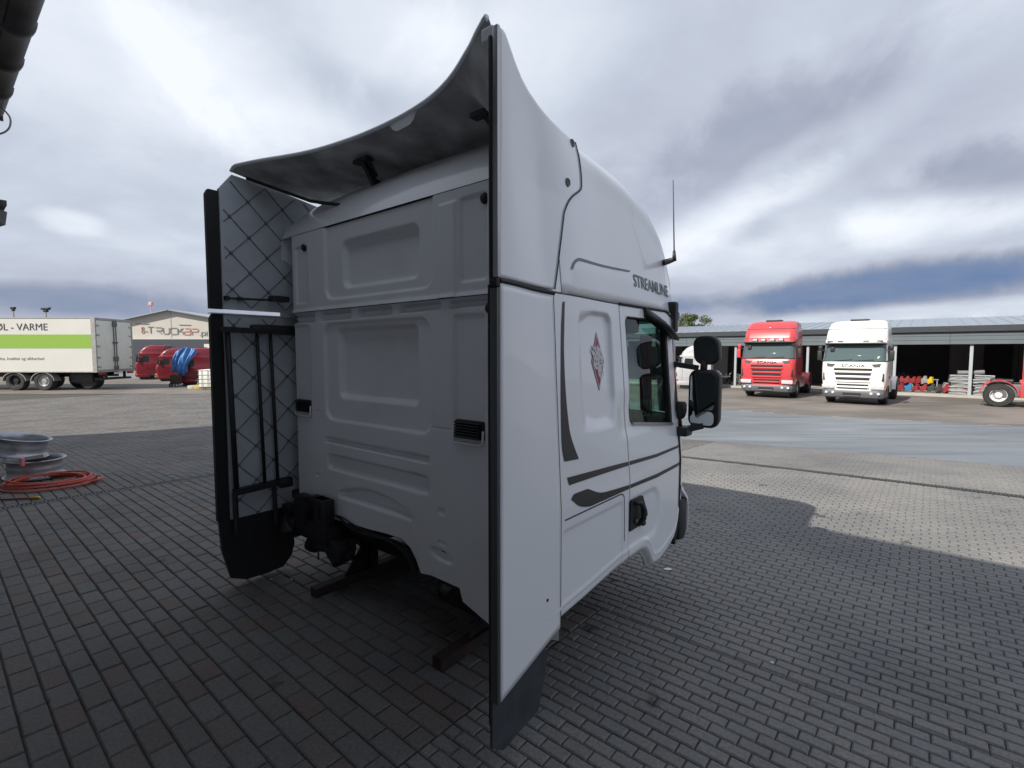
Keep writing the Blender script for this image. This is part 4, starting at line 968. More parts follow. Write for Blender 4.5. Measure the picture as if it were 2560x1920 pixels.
while L_ < 9:
    for s_, g in ((0, 1.0), (.50, 1.0), (.53, 1.10), (.60, 1.10)):
        q = P1(.02 + L_ + s_, 0, 4.18) + n1 * .06; rings.append([q + n1 * x * g + Vector((0, 0, y * g)) for x, y in prof])
    L_ += .62
k.loft(rings, True); k.make('gutter', gutter_m, B1, auto=40)
k = MB(); k.box((-.01, -.09, -.02), (.01, .09, .09), frame(P1(.01, 0, 4.11) + n1 * .06, d1, n1, Vector((0, 0, 1)))); k.make('gutter_end', gutter_m, B1)
k = MB(); k.bar(P1(0, -.02, 4.20), P1(9.5, -.02, 4.20), .03, .12); k.make('fascia_strip', mat('dark_red_fascia', (.12, .03, .045), .6), B1)
q0 = P1(.27, -.09, 4.15)
def curve3(P, n=8):
    out = []
    P = [Vector(p) for p in P]
    for i in range(len(P) - 1):
        p0, p1, p2, p3 = P[max(i - 1, 0)], P[i], P[i + 1], P[min(i + 2, len(P) - 1)]
        for j in range(n):
            t = j / n; out.append(.5 * (2 * p1 + (p2 - p0) * t + (2 * p0 - 5 * p1 + 4 * p2 - p3) * t * t + (3 * p1 - p0 - 3 * p2 + p3) * t ** 3))
    return out + [P[-1]]
k = MB(); k.tube(curve3([q0, q0 + Vector((.03, .0, -.03)), q0 + Vector((.09, .02, -.12)), q0 + Vector((.06, .02, -.22)), q0 + Vector((-.06, 0, -.26)), q0 + Vector((-.28, -.1, -.22)), q0 + Vector((-.6, -.3, -.05))]), .007, 6); k.make('hanging_cable', cable_m, B1, True)
B2, P2 = eave_building('annex', pq(15.4, -.6), (.766, -.643), (-.643, -.766), 5.1, 9.1, 12, 1.2, .5, 'dark neighbouring building with only its eave corner showing at the left edge')
k = MB(); k.loft([[P2(s_, 0, 5.08) + n1 * (.08 + x) + Vector((0, 0, y - .02)) for x, y in prof] for s_ in (0, 9.1)], True); k.make('gutter', gutter_m, B2, auto=40)
k = MB(); k.add([P2(a, b, z) for z in (5.0, 5.1) for a, b in ((0, 0), (1.0, 0), (1.0, -1.9), (0, -1.9))], [(0, 3, 2, 1), (4, 5, 6, 7), (0, 1, 5, 4), (1, 2, 6, 5), (2, 3, 7, 6), (3, 0, 4, 7)]); k.make('canopy', gutter_m, B2)
k = MB(); k.loft([[P2(.30 + s_, -1.62 + s_, z) + Vector((w * cos(t), w * sin(t), 0)) for t in [i * pi / 4 for i in range(8)]] for s_, z, w in ((0, 5.0, .34), (.02, 4.72, .32), (.05, 4.64, .22), (.1, 4.48, .17), (.3, 4.2, .1), (.6, 3.9, .08))]); k.make('eave_bracket', gutter_m, B2, auto=40)

# ------------------------------------------------------------------ wheels, trucks
def wheel(name, parent, c, r, w, axis='x', rim_r=None, rimmat=None, deep=True):
    rim_r = rim_r or r * .56; h = w / 2
    M = Matrix.Translation(c) @ Euler((0, radians(90), 0)).to_matrix().to_4x4()
    if axis == 'y': M = Matrix.Translation(c) @ Euler((radians(90), 0, 0)).to_matrix().to_4x4()
    k = MB(); k.lathe([(rim_r, -h * .8), (rim_r * 1.1, -h), (r * .93, -h), (r, -h * .8), (r, h * .8), (r * .93, h), (rim_r * 1.1, h), (rim_r, h * .8)], 32, M, True); t = k.make(name, tyre_m, parent, auto=40)
    k = MB(); k.lathe([(rim_r, h * .8), (rim_r * .94, h * .78), (rim_r * .90, h * .3), (rim_r * .5, h * .15), (rim_r * .45, h * .62), (.0001, h * .66)], 28, M); k.lathe([(rim_r, -h * .8), (rim_r * .94, -h * .78), (rim_r * .90, -h * .3), (rim_r * .5, -h * .15), (rim_r * .45, -h * .62), (.0001, -h * .66)], 28, M)
    for sd in (1, -1):
        for i in range(10):
            a = 2 * pi * i / 10; p = M @ Vector((rim_r * .66 * cos(a), rim_r * .66 * sin(a), sd * h * .2)); q = M @ Vector((rim_r * .66 * cos(a), rim_r * .66 * sin(a), sd * h * .42)); k.tube([p, q], rim_r * .055, 6)
    k.make('rim', rimmat or rim_m, t, auto=40)
    return t
def front_y(x, z):
    _, hw, yf, yr, r = ring_at(z); dx = max(0, abs(x) - (hw - r)); return yf + r - sqrt(max(0, r * r - dx * dx))
# body rings of a high-roof cab-over truck: (z, half width, front y, rear y, corner radius); front looks along -y
RINGS = [(.62, 1.14, .10, 2.25, .22), (.95, 1.20, .03, 2.25, .28), (1.25, 1.225, .0, 2.25, .30), (1.60, 1.23, .0, 2.25, .30), (1.90, 1.23, .05, 2.25, .30), (1.94, 1.22, .08, 2.25, .30),
         (2.30, 1.20, .19, 2.25, .28), (2.72, 1.175, .32, 2.25, .26), (2.78, 1.18, .22, 2.25, .28), (2.92, 1.185, .25, 2.25, .30), (2.96, 1.165, .34, 2.25, .28), (3.20, 1.155, .43, 2.27, .28), (3.50, 1.12, .62, 2.30, .30), (3.70, 1.07, .88, 2.33, .30), (3.80, .96, 1.15, 2.35, .30), (3.83, .75, 1.4, 2.30, .25)]
def rring(z, hw, yf, yr, r, n=6, rr_=.08):
    pts = []
    for i in range(n + 1):
        t = pi / 2 * i / n; pts.append((-hw + r - r * cos(t), yf + r - r * sin(t), z))      # left front corner
    for i in range(n + 1):
        t = pi / 2 * i / n; pts.append((hw - r + r * sin(t), yf + r - r * cos(t), z))
    for i in range(3): t = pi / 2 * i / 2; pts.append((hw - rr_ + rr_ * cos(t), yr - rr_ + rr_ * sin(t), z))
    for i in range(3): t = pi / 2 * i / 2; pts.append((-hw + rr_ - rr_ * sin(t), yr - rr_ + rr_ * cos(t), z))
    return pts
def ring_at(z):
    for a, b in zip(RINGS, RINGS[1:]):
        if a[0] <= z <= b[0]:
            t = (z - a[0]) / (b[0] - a[0]); return [a[i] + (b[i] - a[i]) * t for i in range(5)]
    return list(RINGS[-1])
def fy(z): return ring_at(z)[2]
def truck(name, label, cat, body, loc, d, sc, chassis=True, group=None, ids=None, red_mirror=True, lights4=True, bumper=None, sticker=False, glass=None, writing=True, wb=4.85):
    rz = atan2(d[0], -d[1]); root = empty(name, loc, rz, label, cat, group); root.scale = (sc,) * 3
    glass = glass or dark_glass; bumper = bumper or bumper_grey
    k = MB(); zs = sorted(set([r[0] for r in RINGS]))
    k.loft([rring(*ring_at(z)) for z in zs]); cb = k.make('cab_body', body, root, auto=32)
    # windshield wraps into the corners
    def wrap(z, i, off): 
        p = rring(*ring_at(z)); q = p[i]; nx = q[0] * .12; l = sqrt(nx * nx + 1); return (q[0] + off * nx / l, q[1] - off / l, q[2])
    k = MB(); idx = list(range(2, 12)); vs = []
    zz = [1.95, 2.1, 2.3, 2.5, 2.70]
    for z in zz: vs += [wrap(z, i, .008) for i in idx]
    n = len(idx); k.add(vs, [(j * n + i, j * n + i + 1, (j + 1) * n + i + 1, (j + 1) * n + i) for j in range(len(zz) - 1) for i in range(n - 1)]); ws = k.make('windshield', glass, root, True)
    k = MB(); k.tube([wrap(1.945, i, .014) for i in idx], .018, 6); k.tube([wrap(2.715, i, .016) for i in idx], .022, 6); k.make('windshield_seal', rubber, ws, True)
    for x0, x1 in ((-.75, -.05), (.0, .75)): k = MB(); k.bar((x0, fy(1.98) - .03, 1.965), (x1, fy(2.02) - .03, 2.03), .02, .015); k.make('wiper', blackp, ws)
    k = MB(); k.loft([[(-1.12, .235, 2.72), (1.12, .235, 2.72), (1.12, .05, 2.745), (.6, .0, 2.75), (-.6, .0, 2.75), (-1.12, .05, 2.745)], [(-1.12, .25, 2.80), (1.12, .25, 2.80), (1.12, .07, 2.79), (.6, .02, 2.795), (-.6, .02, 2.795), (-1.12, .07, 2.79)]]); k.make('sun_visor', blackp, root)
    for s_ in (-1, 1):
        k = MB(); vs = [(s_ * (ring_at(z)[1] + .006), y, z) for y, z in ((.50, 1.92), (1.12, 1.98), (1.12, 2.62), (.62, 2.66))]; k.add(vs, [(0, 1, 2, 3)]); k.make('side_window', glass, root)
        k = MB()
        for y in (.46, 1.18): 
            zs_ = [.75 + i * .1 for i in range(21)]
            for z0, z1 in zip(zs_, zs_[1:]): a0, a1 = s_ * (ring_at(z0)[1] + .002), s_ * (ring_at(z1)[1] + .002); k.add([(a0, y - .008, z0), (a0, y + .008, z0), (a1, y + .008, z1), (a1, y - .008, z1)], [(0, 1, 2, 3)])
        k.make('door_seam', seam_m, root)
        k = MB(); k.rbox((s_ * 1.225 - .02, .98, 1.18), (s_ * 1.225 + .03, 1.16, 1.28), .01); k.make('door_handle', blackp, root)
    # roof panel joints
    for z in (3.42, 2.945):
        k = MB(); pp = rring(*ring_at(z)); k.tube([(x * 1.0, y - .004, z_) for x, y, z_ in pp[2:12]], .016, 5); k.make('roof_joint', seam_m, root)
    k = MB(); k.tube([(-.0, fy(3.45) - .02, 3.47), (0, fy(3.45) - .05, 3.48)], .018, 6); k.make('roof_lamp', orange_glass, root)
    k = MB(); k.rbox((-.35, 1.25, 3.80), (.35, 1.9, 3.90), .03); k.make('roof_hatch', blackp, root, auto=40)
    # front: slots and slats
    def slot(zc, h, w, up=False):
        y = fy(zc); k = MB(); k.rbox((-w, y - .006, zc - h / 2), (w, y + .05, zc + h / 2), .012); g = k.make('grille_slot', blackp, root, auto=40)
        k = MB(); k.rbox((-w - .02, y - .045, zc - h / 2 - .085), (w + .02, y + .02, zc - h / 2 - .005), .02); k.make('grille_slat', body, g, auto=40)
    for zc, h, w in ((1.585, .115, .72), (1.375, .115, .68), (1.165, .115, .64), (.90, .10, .60), (.745, .09, .56)): slot(zc, h, w)
    for s_ in (-1, 1):
        k = MB(); k.prism([(s_ * .66, 1.83), (s_ * 1.02, 1.86), (s_ * .99, 1.70), (s_ * .78, 1.69)], lambda x, y, t: (x, front_y(x, y) - .014 + .08 * t, y)); k.make('air_inlet', blackp, root)
        k = MB(); k.rbox((s_ * 1.09 - .055, .05, 1.08), (s_ * 1.09 + .055, .16, 1.42), .02, None); k.make('side_vent', blackp, root, auto=40)
        k = MB(); k.rbox((s_ * .92 - .24, -.02, .72), (s_ * .92 + .24, .14, .90), .03); hl = k.make('headlight', lamp_glass, root, auto=40)
        k = MB(); k.rbox((s_ * 1.12 - .06, .02, .73), (s_ * 1.12 + .06, .16, .89), .02); k.make('indicator', orange_glass, hl, auto=40)
        for x in (.72, .98):
            k = MB(); k.lathe([(.0001, .04), (.05, .036), (.062, .02), (.065, 0)], 16, Matrix.Translation((s_ * x, -.03, .52)) @ Euler((radians(90), 0, 0)).to_matrix().to_4x4()); k.make('fog_lamp', lamp_glass, root, True)
    k = MB(); k.loft([rring(z, hw, yf, 1.1, .30, 6) for z, hw, yf in ((.28, 1.10, .12), (.34, 1.17, .02), (.50, 1.20, -.035), (.61, 1.20, -.03), (.645, 1.19, -.01))]); bp = k.make('bumper', bumper, root, auto=32)
    k = MB(); k.box((-.30, -.055, .385), (.30, -.042, .425)); k.make('plate_strip', chrome if lights4 else bumper_grey, bp)
    k = MB(); k.rbox((-.34, -.05, .44), (.34, -.03, .55), .01); k.make('plate_holder', blackp, bp)
    if lights4:
        for x in (-.58, -.20, .20, .58): k = MB(); k.rbox((x - .12, .06, 2.80), (x + .12, .16, 2.92), .02); hh = k.make('visor_light', blackp, root, auto=40); k = MB(); k.rbox((x - .10, .045, 2.815), (x + .10, .07, 2.905), .01); k.make('light_glass', lamp_glass, hh)
    else:
        for x in (-.95, -.55, .42, .92): k = MB(); k.rbox((x - .11, fy(2.86) - .03, 2.83), (x + .11, fy(2.86) + .04, 2.89), .01); k.make('visor_light', bumper_grey, root)
    # mirrors
    for s_ in (-1, 1):
        mm = body if (red_mirror and s_ == -1) else blackp
        k = MB(); k.rbox((s_ * 1.36 - .09, .20, 1.98), (s_ * 1.36 + .09, .34, 2.44), .05); k.rbox((s_ * 1.34 - .08, .22, 2.46), (s_ * 1.34 + .08, .34, 2.66), .045); m_ = k.make('mirror', mm, root, auto=40)
        k = MB(); k.bar((s_ * 1.15, .30, 2.45), (s_ * 1.36, .28, 2.45), .05, .04); k.bar((s_ * 1.18, .28, 1.96), (s_ * 1.36, .28, 2.0), .05, .05); k.make('mirror_arm', blackp, m_)
    k = MB(); k.rbox((-.92, .0, 2.30), (-.76, .10, 2.52), .03, Matrix.Translation((0, .16, .08))); k.make('ramp_mirror', blackp, root, auto=40)
    if writing:
        lettering('lettering', 'SCANIA', .19, chrome if red_mirror else decal_grey, root, frame((0, fy(1.745) - .02, 1.70), (1, 0, 0), (0, 0, 1), (0, -1, 0)), 1.35, 0, .006, .004, 'CENTER')
    if sticker:
        k = MB(); k.lathe([(.0001, 0), (.06, 0)], 18, Matrix.Translation((.93, fy(2.1) + .0, 2.12)) @ Euler((radians(90 - 14), 0, radians(10))).to_matrix().to_4x4()); k.make('windshield_sticker', mat('pale_sticker', (.62, .72, .6), .5), root)
    if chassis:
        k = MB(); ye = wb + (1.05 if wb > 4 else .35); k.box((-.45, 1.2, .72), (-.33, ye, .98)); k.box((.33, 1.2, .72), (.45, ye, .98)); k.box((-.45, ye - .1, .72), (.45, ye + .02, .95)); k.rbox((-.5, wb - .45, .98), (.5, wb + .3, 1.15), .04); k.make('chassis', steel_dark, root)
        for s_ in (-1, 1):
            wheel('wheel', root, (s_ * 1.02, 1.35, .50), .50, .32); wheel('wheel', root, (s_ * .95, wb, .50), .50, .52, rimmat=(pale_film if wb < 4 else None))
            k = MB(); k.rbox((s_ * .82 - .28, 2.5, .42), (s_ * .82 + .28, 3.9, .98), .06); k.make('fuel_tank', alu if s_ > 0 else bumper_grey, root, auto=40)
            k = MB(); rg = []
            for i in range(13):
                t = pi * i / 12; rg.append([(s_ * .70, wb - .62 * cos(t), .52 + .62 * sin(t)), (s_ * 1.22, wb - .62 * cos(t), .52 + .62 * sin(t)), (s_ * 1.22, wb - .59 * cos(t), .52 + .59 * sin(t)), (s_ * .70, wb - .59 * cos(t), .52 + .59 * sin(t))])
            k.loft(rg); k.make('mudguard', body, root, auto=50)
        k = MB(); k.box((-.9, 2.35, 1.0), (.9, 2.6, 1.5)); k.make('air_unit', steel_dark, root)
    return root
truck('parked_truck', 'red high-roof tractor truck with four lamps above its windshield, parked before the shed', 'truck', redpaint, (11.35, 22.2, 0), (-.627, -.78), .905, group='tractor trucks parked in front of the shed')
truck('parked_truck', 'white high-roof tractor truck with round windshield sticker, parked before the shed', 'truck', whitetruck, (13.25, 19.35, 0), (-.674, -.738), .865, red_mirror=False, lights4=False, sticker=True, group='tractor trucks parked in front of the shed')
# the truck at the right edge of the picture shows its rear wheel and the back of its cab
tr = truck('parked_truck', 'red truck at the right edge showing its rear mudguard and wheel', 'truck', redpaint, (21.25, 17.0, 0), (.71, -.70), .87, wb=3.75, group='tractor trucks parked in front of the shed')
for s_ in (-1, 1):
    k = MB(); k.rbox((s_ * 1.19 - .03, 2.26, .95), (s_ * 1.19 + .03, 3.02, 3.72), .02); k.make('side_deflector', redpaint, tr, auto=40)
    k = MB(); k.rbox((s_ * 1.14 - .10, 2.35, .42), (s_ * 1.14 + .10, 3.10, 1.10), .04); k.rbox((s_ * 1.14 - .1, 3.0, .55), (s_ * 1.14 + .1, 4.6, 1.08), .04) if False else None; k.make('side_skirt', redpaint, tr, auto=40)

# cab shells on the left, standing on the ground without chassis
LOWER = Vector((0, 0, -.42))
shaded_white = mat('shaded_white_paint', (.42, .42, .44), .5, var=.08)  # white darkened to imitate the shed's shade on the shell behind the mirror
def cab_shell(label, body, loc, d, sc, glass=None):
    r = truck('cab_shell', label, 'truck cab', body, loc, d, sc, chassis=False, group='red cab shells standing by the hall' if body is shaded_red else None, bumper=body, red_mirror=True, lights4=False, glass=glass, writing=False)
    r.scale = (sc, sc * 1.3, sc)
    k = MB(); k.box((-1.0, .3, .08), (-.8, 2.2, .30)); k.box((.8, .3, .08), (1.0, 2.2, .30)); k.box((-1.0, .4, .0), (1.0, .55, .10)); k.box((-1.0, 1.9, .0), (1.0, 2.05, .10)); k.make('support_frame', steel_dark, r)
    return r
blackglass = glass_mat('dark_shell_glass', (.2, .25, .25), trans=.2, dark=(.02, .03, .03))
cab_shell('dark red cab shell beside the rear doors of the box trailer', shaded_red, (-28.0, 37.3, 0), (-.95, -.30), .67, blackglass)
cab_shell('low red cab shell between the cab beside the trailer and the one under the tarp', shaded_red, (-25.0, 35.2, 0), (-.95, -.32), .60, blackglass)
cab_shell('red cab shell with a blue tarp over its front', shaded_red, (-20.3, 30.4, 0), (-.92, -.40), .60, blackglass)
cab_shell('white cab shell seen behind the mirror of the big white cab', shaded_white, (9.5, 28.6, 0), (-.9, .44), .64, blackglass)
# tarp hanging over the front of the third shell
tp = grid('tarp', 40, 36, lambda u, v: (lambda w: (-19.75 + 1.05 * u * (1 - .25 * v) - .25 * v + .05 * sin(9 * u + 3 * v), 29.35 - .28 * sin(pi * min(1, v * .9)) - .06 * sin(23 * u + 5 * v) - .04 * sin(41 * u + 2) + .25 * u, 2.33 - 1.55 * v - .25 * (2 * u - 1) ** 2 * (1 - v) + .12 * sin(7 * u) * v))(0), tarp_m, None, True)
tag(solidify(tp, .01), 'crumpled blue tarp draped over the front of a red cab shell', 'tarp')
# IBC container
ib = empty('liquid_container', (-16.45, 27.3, 0), radians(8), 'white plastic liquid tank in a wire cage on a pallet', 'tank')
k = MB(); k.rbox((-.46, -.56, .16), (.46, .56, 1.10), .06); k.make('tank', ibc_m, ib, auto=40)
for z in (.18, .40, .62, .84, 1.08):
    k = MB(); k.tube([(-.49, -.59, z), (.49, -.59, z), (.49, .59, z), (-.49, .59, z), (-.49, -.59, z)], .012, 5); k.make('cage_hoop', galv, ib)
for x in (-.3, 0, .3):
    k = MB(); k.tube([(x, -.59, .14), (x, -.59, 1.08)], .012, 5); k.make('cage_bar', galv, ib)
for y in (-.5, 0, .42): k = MB(); k.box((-.5, y, 0), (.5, y + .1, .13)); k.make('pallet_runner', wood, ib)
k = MB(); k.lathe([(.0001, .0), (.28, 0), (.30, .05), (.30, .12), (.16, .14), (.15, .05), (.0001, .05)], 24); o = k.make('steel_rim', mat('pale_rim', (.5, .46, .36), .5), None, auto=40); o.location = (-17.75, 27.9, .0); o.scale = (1.4, 1.4, 1.4)
tag(o, 'pale wheel rim lying flat on the asphalt left of the liquid tank', 'wheel rim')
k = MB(); k.rbox((-.16, -.12, 0), (.16, .12, .24), .05); k.tube([(-.1, 0, .22), (0, 0, .34), (.1, 0, .22)], .02, 6); o = k.make('yellow_canister', mat('dull_yellow', (.42, .34, .12), .6), None, auto=40); o.location = (-17.15, 27.1, 0)
tag(o, 'small dull yellow canister at the foot of the liquid tank', 'canister')
tc = empty('trolley', (-19.75, 29.2, 0), radians(-20), 'rusty two-wheeled trolley under the hem of the blue tarp', 'trolley')
k = MB(); k.rbox((-.25, -.2, .18), (.25, .2, .72), .04); k.make('trolley_body', rust, tc, auto=40)
for x in (-.22, .22): wheel('wheel', tc, (x, -.15, .12), .12, .06)
k = MB(); k.bar((-.38, -.02, .05), (-.42, 0, 1.05), .10, .07, (0, 1, 0)); k.make('red_upright', mat('bright_red', (.6, .03, .03), .4), tc)

# ------------------------------------------------------------------ box trailer
tl = empty('box_trailer', (-21.92, 26.3, 0), 0, 'white box truck body with green stripe and dark lettering, parked at the left', 'truck')
TZ0, TZ1 = 1.02, 3.84
k = MB(); k.box((-13.0, 0, TZ0), (-.22, 2.54, TZ1)); k.make('box_body', trailer_white, tl)
k = MB(); k.box((-13.0, -.006, 2.24), (-.25, -.001, 2.97)); k.make('green_stripe', green, tl)
k = MB(); k.box((-13, -.03, TZ0 - .05), (0, 2.56, TZ0)); k.box((-13, -.02, TZ1 - .03), (-.22, .0, TZ1 + .02)); k.make('edge_rail', galv, tl)
fr = []
k = MB(); k.box((-.22, -.02, TZ0), (.0, .06, TZ1 + .02)); k.box((-.22, 2.48, TZ0), (0, 2.56, TZ1 + .02)); k.box((-.22, .06, TZ1 - .10), (0, 2.48, TZ1 + .02)); k.box((-.22, .06, TZ0), (0, 2.48, TZ0 + .07)); k.make('rear_frame', galv, tl)
for y0, y1 in ((.07, 1.262), (1.272, 2.47)):
    k = MB(); k.rbox((-.07, y0, TZ0 + .08), (-.01, y1, TZ1 - .11), .015); dr = k.make('rear_door', trailer_rear, tl, auto=40)
    xh = y0 if y0 < 1 else y1
    for z in (1.25, 1.75, 2.35, 2.95, 3.45):
        k = MB(); k.box((-.01, min(xh, xh + (.18 if y0 < 1 else -.18)), z - .04), (.015, max(xh, xh + (.18 if y0 < 1 else -.18)), z + .04)); k.make('hinge', galv, dr)
    yl = 1.19 if y0 < 1 else 1.345
    k = MB(); k.tube([(.02, yl, TZ0 + .05), (.02, yl, TZ1 - .05)], .022, 6); k.rbox((-.005, yl - .07, 3.45), (.05, yl + .07, 3.70), .01); k.rbox((-.005, yl - .09, 1.55), (.05, yl + .09, 1.80), .01); k.rbox((-.005, yl - .07, 1.12), (.05, yl + .07, 1.30), .01); k.box((-.005, yl - .09, 2.52), (.04, yl + .09, 2.60)); k.make('lock_bar', bumper_grey, dr)
k = MB(); k.box((-.4, .3, .55), (.02, 2.3, .66)); k.box((-.15, .6, .66), (-.05, .72, 1.0)); k.box((-.15, 1.9, .66), (-.05, 2.0, 1.0)); k.make('underrun_bar', steel_dark, tl)
k = MB(); k.rbox((-.03, .1, .84), (.03, .5, .96), .01); k.rbox((-.03, 2.05, .84), (.03, 2.45, .96), .01); k.make('tail_lamp', mat('tail_red', (.30, .02, .02), .3), tl)
k = MB(); k.box((.03, 1.05, .84), (.04, 1.57, .94)); k.make('number_plate', trailer_white, tl)
k = MB(); k.box((-12.5, .75, .70), (-.3, .90, 1.0)); k.box((-12.5, 1.65, .70), (-.3, 1.80, 1.0)); k.make('chassis', steel_dark, tl)
for x in (-4.45, -2.95):
    wheel('wheel', tl, (x, .22, .52), .52, .34, 'y', rimmat=(steel_dark if x < -4 else rim_m)); wheel('wheel', tl, (x, 2.3, .52), .52, .34, 'y')
    k = MB(); rg = []
    for i in range(13):
        t = pi * i / 12; rg.append([(x - .63 * cos(t), -.0, .54 + .60 * sin(t) * .75), (x - .63 * cos(t), .42, .54 + .60 * sin(t) * .75), (x - .60 * cos(t), .42, .51 + .60 * sin(t) * .75), (x - .60 * cos(t), -.0, .51 + .60 * sin(t) * .75)])
    k.loft(rg); k.make('mudguard', galv, tl, auto=50)
k = MB(); k.rbox((-1.9, .5, .40), (-.7, .9, .92), .04); k.lathe([(.0001, -.3), (.42, -.3), (.46, -.22), (.46, .22), (.42, .3), (.0001, .3)], 20, Matrix.Translation((-1.05, .9, .50)) @ Euler((radians(90), 0, 0)).to_matrix().to_4x4()); k.make('storage_box', blackp, tl, auto=40)
o = lettering('lettering', 'KØL - VARME', .52, ink, tl, frame((-5.72, -.012, 3.19), (1, 0, 0), (0, 0, 1), (0, -1, 0)), 1.0, 0, .002, 0)
w_ = max(v.co.x for v in o.data.vertices) - min(v.co.x for v in o.data.vertices); x1 = max(v.co.x for v in o.data.vertices)
o.data.transform(Matrix.Translation((-2.50 - x1, 0, 0)))
o = lettering('lettering', 'Service, kvalitet og sikkerhed', .21, ink_grey, tl, frame((-5.4, -.004, 1.63), (1, 0, 0), (0, 0, 1), (0, -1, 0)), 1.12, .15, .002, .004)
x1 = max(v.co.x for v in o.data.vertices); o.data.transform(Matrix.Translation((-2.76 - x1, 0, 0)))
o = lettering('lettering', 'transport', .08, trailer_white, tl, frame((-1.0, -.008, 2.55), (1, 0, 0), (0, 0, 1), (0, -1, 0)), 1, 0, .002) if False else None

# ------------------------------------------------------------------ hall with lettering, light masts
hl = empty('hall', (-40.9, 60, 0), 0, 'pale gabled hall with faded lettering and a dark band under its gable', 'building')
k = MB(); k.prism([(-17, 0), (17, 0), (17, 4.05), (10.5, 5.15), (0, 7.0), (-17, 3.3)], lambda x, y, t: (x, 30 * t, y)); k.make('wall', hall_m, hl)
k = MB(); k.bar((-17.2, 14.9, 3.33), (0.05, 14.9, 7.07), 31, .12, (0, 0, 1)); k.bar((0, 14.9, 7.07), (17.2, 14.9, 4.05), 31, .12); k.make('roof', roof_sheet, hl)
k = MB(); k.box((-17, -.35, 0.0), (17, -.02, 3.55)); k.make('dark_band', hall_dark, hl)
k = MB(); k.box((-17, -.38, 3.55), (17, -.005, 3.62)); k.make('ledge', hall_m, hl)
k = MB(); k.box((-.05, -.03, 3.7), (.05, -.004, 7.0)); k.make('cladding_joint', mat('cladding_joint', (.38, .37, .34), .7), hl)
lt = frame((0, -.05, 0), (1, 0, 0), (0, 0, 1), (0, -1, 0))
def stroke(name, P, w, m, M=None):
    k = MB()
    for path in P:
        for a, b in zip(path, path[1:]):
            k.bar((a[0], -.05, a[1]), (b[0], -.05, b[1]), w, .03, (0, 1, 0))
    return k.make(name, m, hl)
# drawn in metres along the gable; x0 = left of the T
def glyph(x0, y0, sx_, sy_, paths): return [[(x0 + x * sx_, y0 + y * sy_) for x, y in p] for p in paths]
T = [[(-.35, 1), (.62, 1)], [(.12, 1), (.12, 0)]]; R_ = [[(0, 1), (.85, 1), (1, .85), (1, .6), (.85, .48), (.1, .48)], [(.3, .48), (.9, 0)]]; U = [[(0, 1), (0, .25), (.2, 0), (.8, 0), (1, .25), (1, 1)]]
Cg = [[(1, 1), (.2, 1), (0, .8), (0, .2), (.2, 0), (1, 0)]]; K = [[(0, 1), (0, 0)], [(.9, 1), (.1, .5)], [(.1, .5), (.75, .5), (.9, .3), (.9, 0)]]
Bg = [[(.1, 1), (.85, 1), (1, .8), (.85, .52), (.15, .52)], [(.85, .52), (1, .3), (.85, 0), (0, 0), (0, .52)]]; Pg = [[(0, 1), (.8, 1), (1, .85), (1, .62), (.8, .5), (0, .5)], [(0, .5), (0, 0)]]
x = 0; y = 4.02; g = []
def GX(paths, sx=.83, x0=-2.72): return [[(x0 + px_ * sx, py_) for px_, py_ in p] for p in paths]
g += glyph(x + .25, y + .28, .85, .74, T); g += glyph(x + 1.05, y + .22, .95, .74, R_); g += glyph(x + 2.15, y + .18, .88, .74, U); g += glyph(x + 3.2, y + .15, .92, .74, Cg); g += glyph(x + 4.25, y + .12, .85, .74, K)
stroke('lettering', GX(g), .10, ink_grey)
stroke('lettering', GX(glyph(x + 5.2, y + .10, .95, .74, Bg) + glyph(x + 6.3, y + .08, .9, .74, Pg)), .10, pink_ink)
stroke('lettering', GX([[(x + 7.42, y + .02), (x + 7.48, y + .02)]]), .08, ink_grey)
stroke('lettering', GX(glyph(x + 7.7, y - .12, .5, .5, [[(0, 1), (.8, 1), (1, .8), (1, .45), (.8, .28), (0, .28)], [(0, 1), (0, -.25)]])), .08, ink_grey)
stroke('lettering', GX([[(x + 8.42, y + .5), (x + 8.42, y - .05)]]), .08, ink_grey)
stroke('lettering', GX(glyph(x - .95, y + .30, .5, .7, [[(.2, 1), (.0, .8), (.0, .6), (.6, .5), (.8, .3), (.7, .05), (.1, .0), (.0, .3), (.6, .8), (.5, 1), (.2, 1)], [(.8, .3), (1.5, .3), (1.7, .1)]])), .09, pink_ink)
k = MB(); k.bar((-4.2, -.06, 5.45), (-2.6, -.06, 5.42), .07, .04, (0, 1, 0)); k.bar((-.2 + 1.2, -.06, 5.30), (2.4, -.06, 5.28), .07, .04, (0, 1, 0)); k.make('wall_bracket', ink_grey, hl)
k = MB(); k.tube([(-3.0, 1, 6.2), (-3.0, 1, 8.0)], .06, 6); k.rbox((-3.2, .8, 7.7), (-2.8, 1.2, 8.1), .05); k.make('roof_beacon', mat('pink_beacon', (.6, .35, .36), .5), hl)
k = MB(); k.bar((-10, -.4, 3.62), (-7, -.5, 3.42), .06, .05); k.bar((-7, -.5, 3.42), (-5.2, -.4, 3.60), .06, .05); k.make('sagging_cable', cable_m, hl)
k = MB(); k.box((4.15, -.45, 2.42), (5.6, -.36, 3.0)); k.make('notice_board', trailer_white, hl)
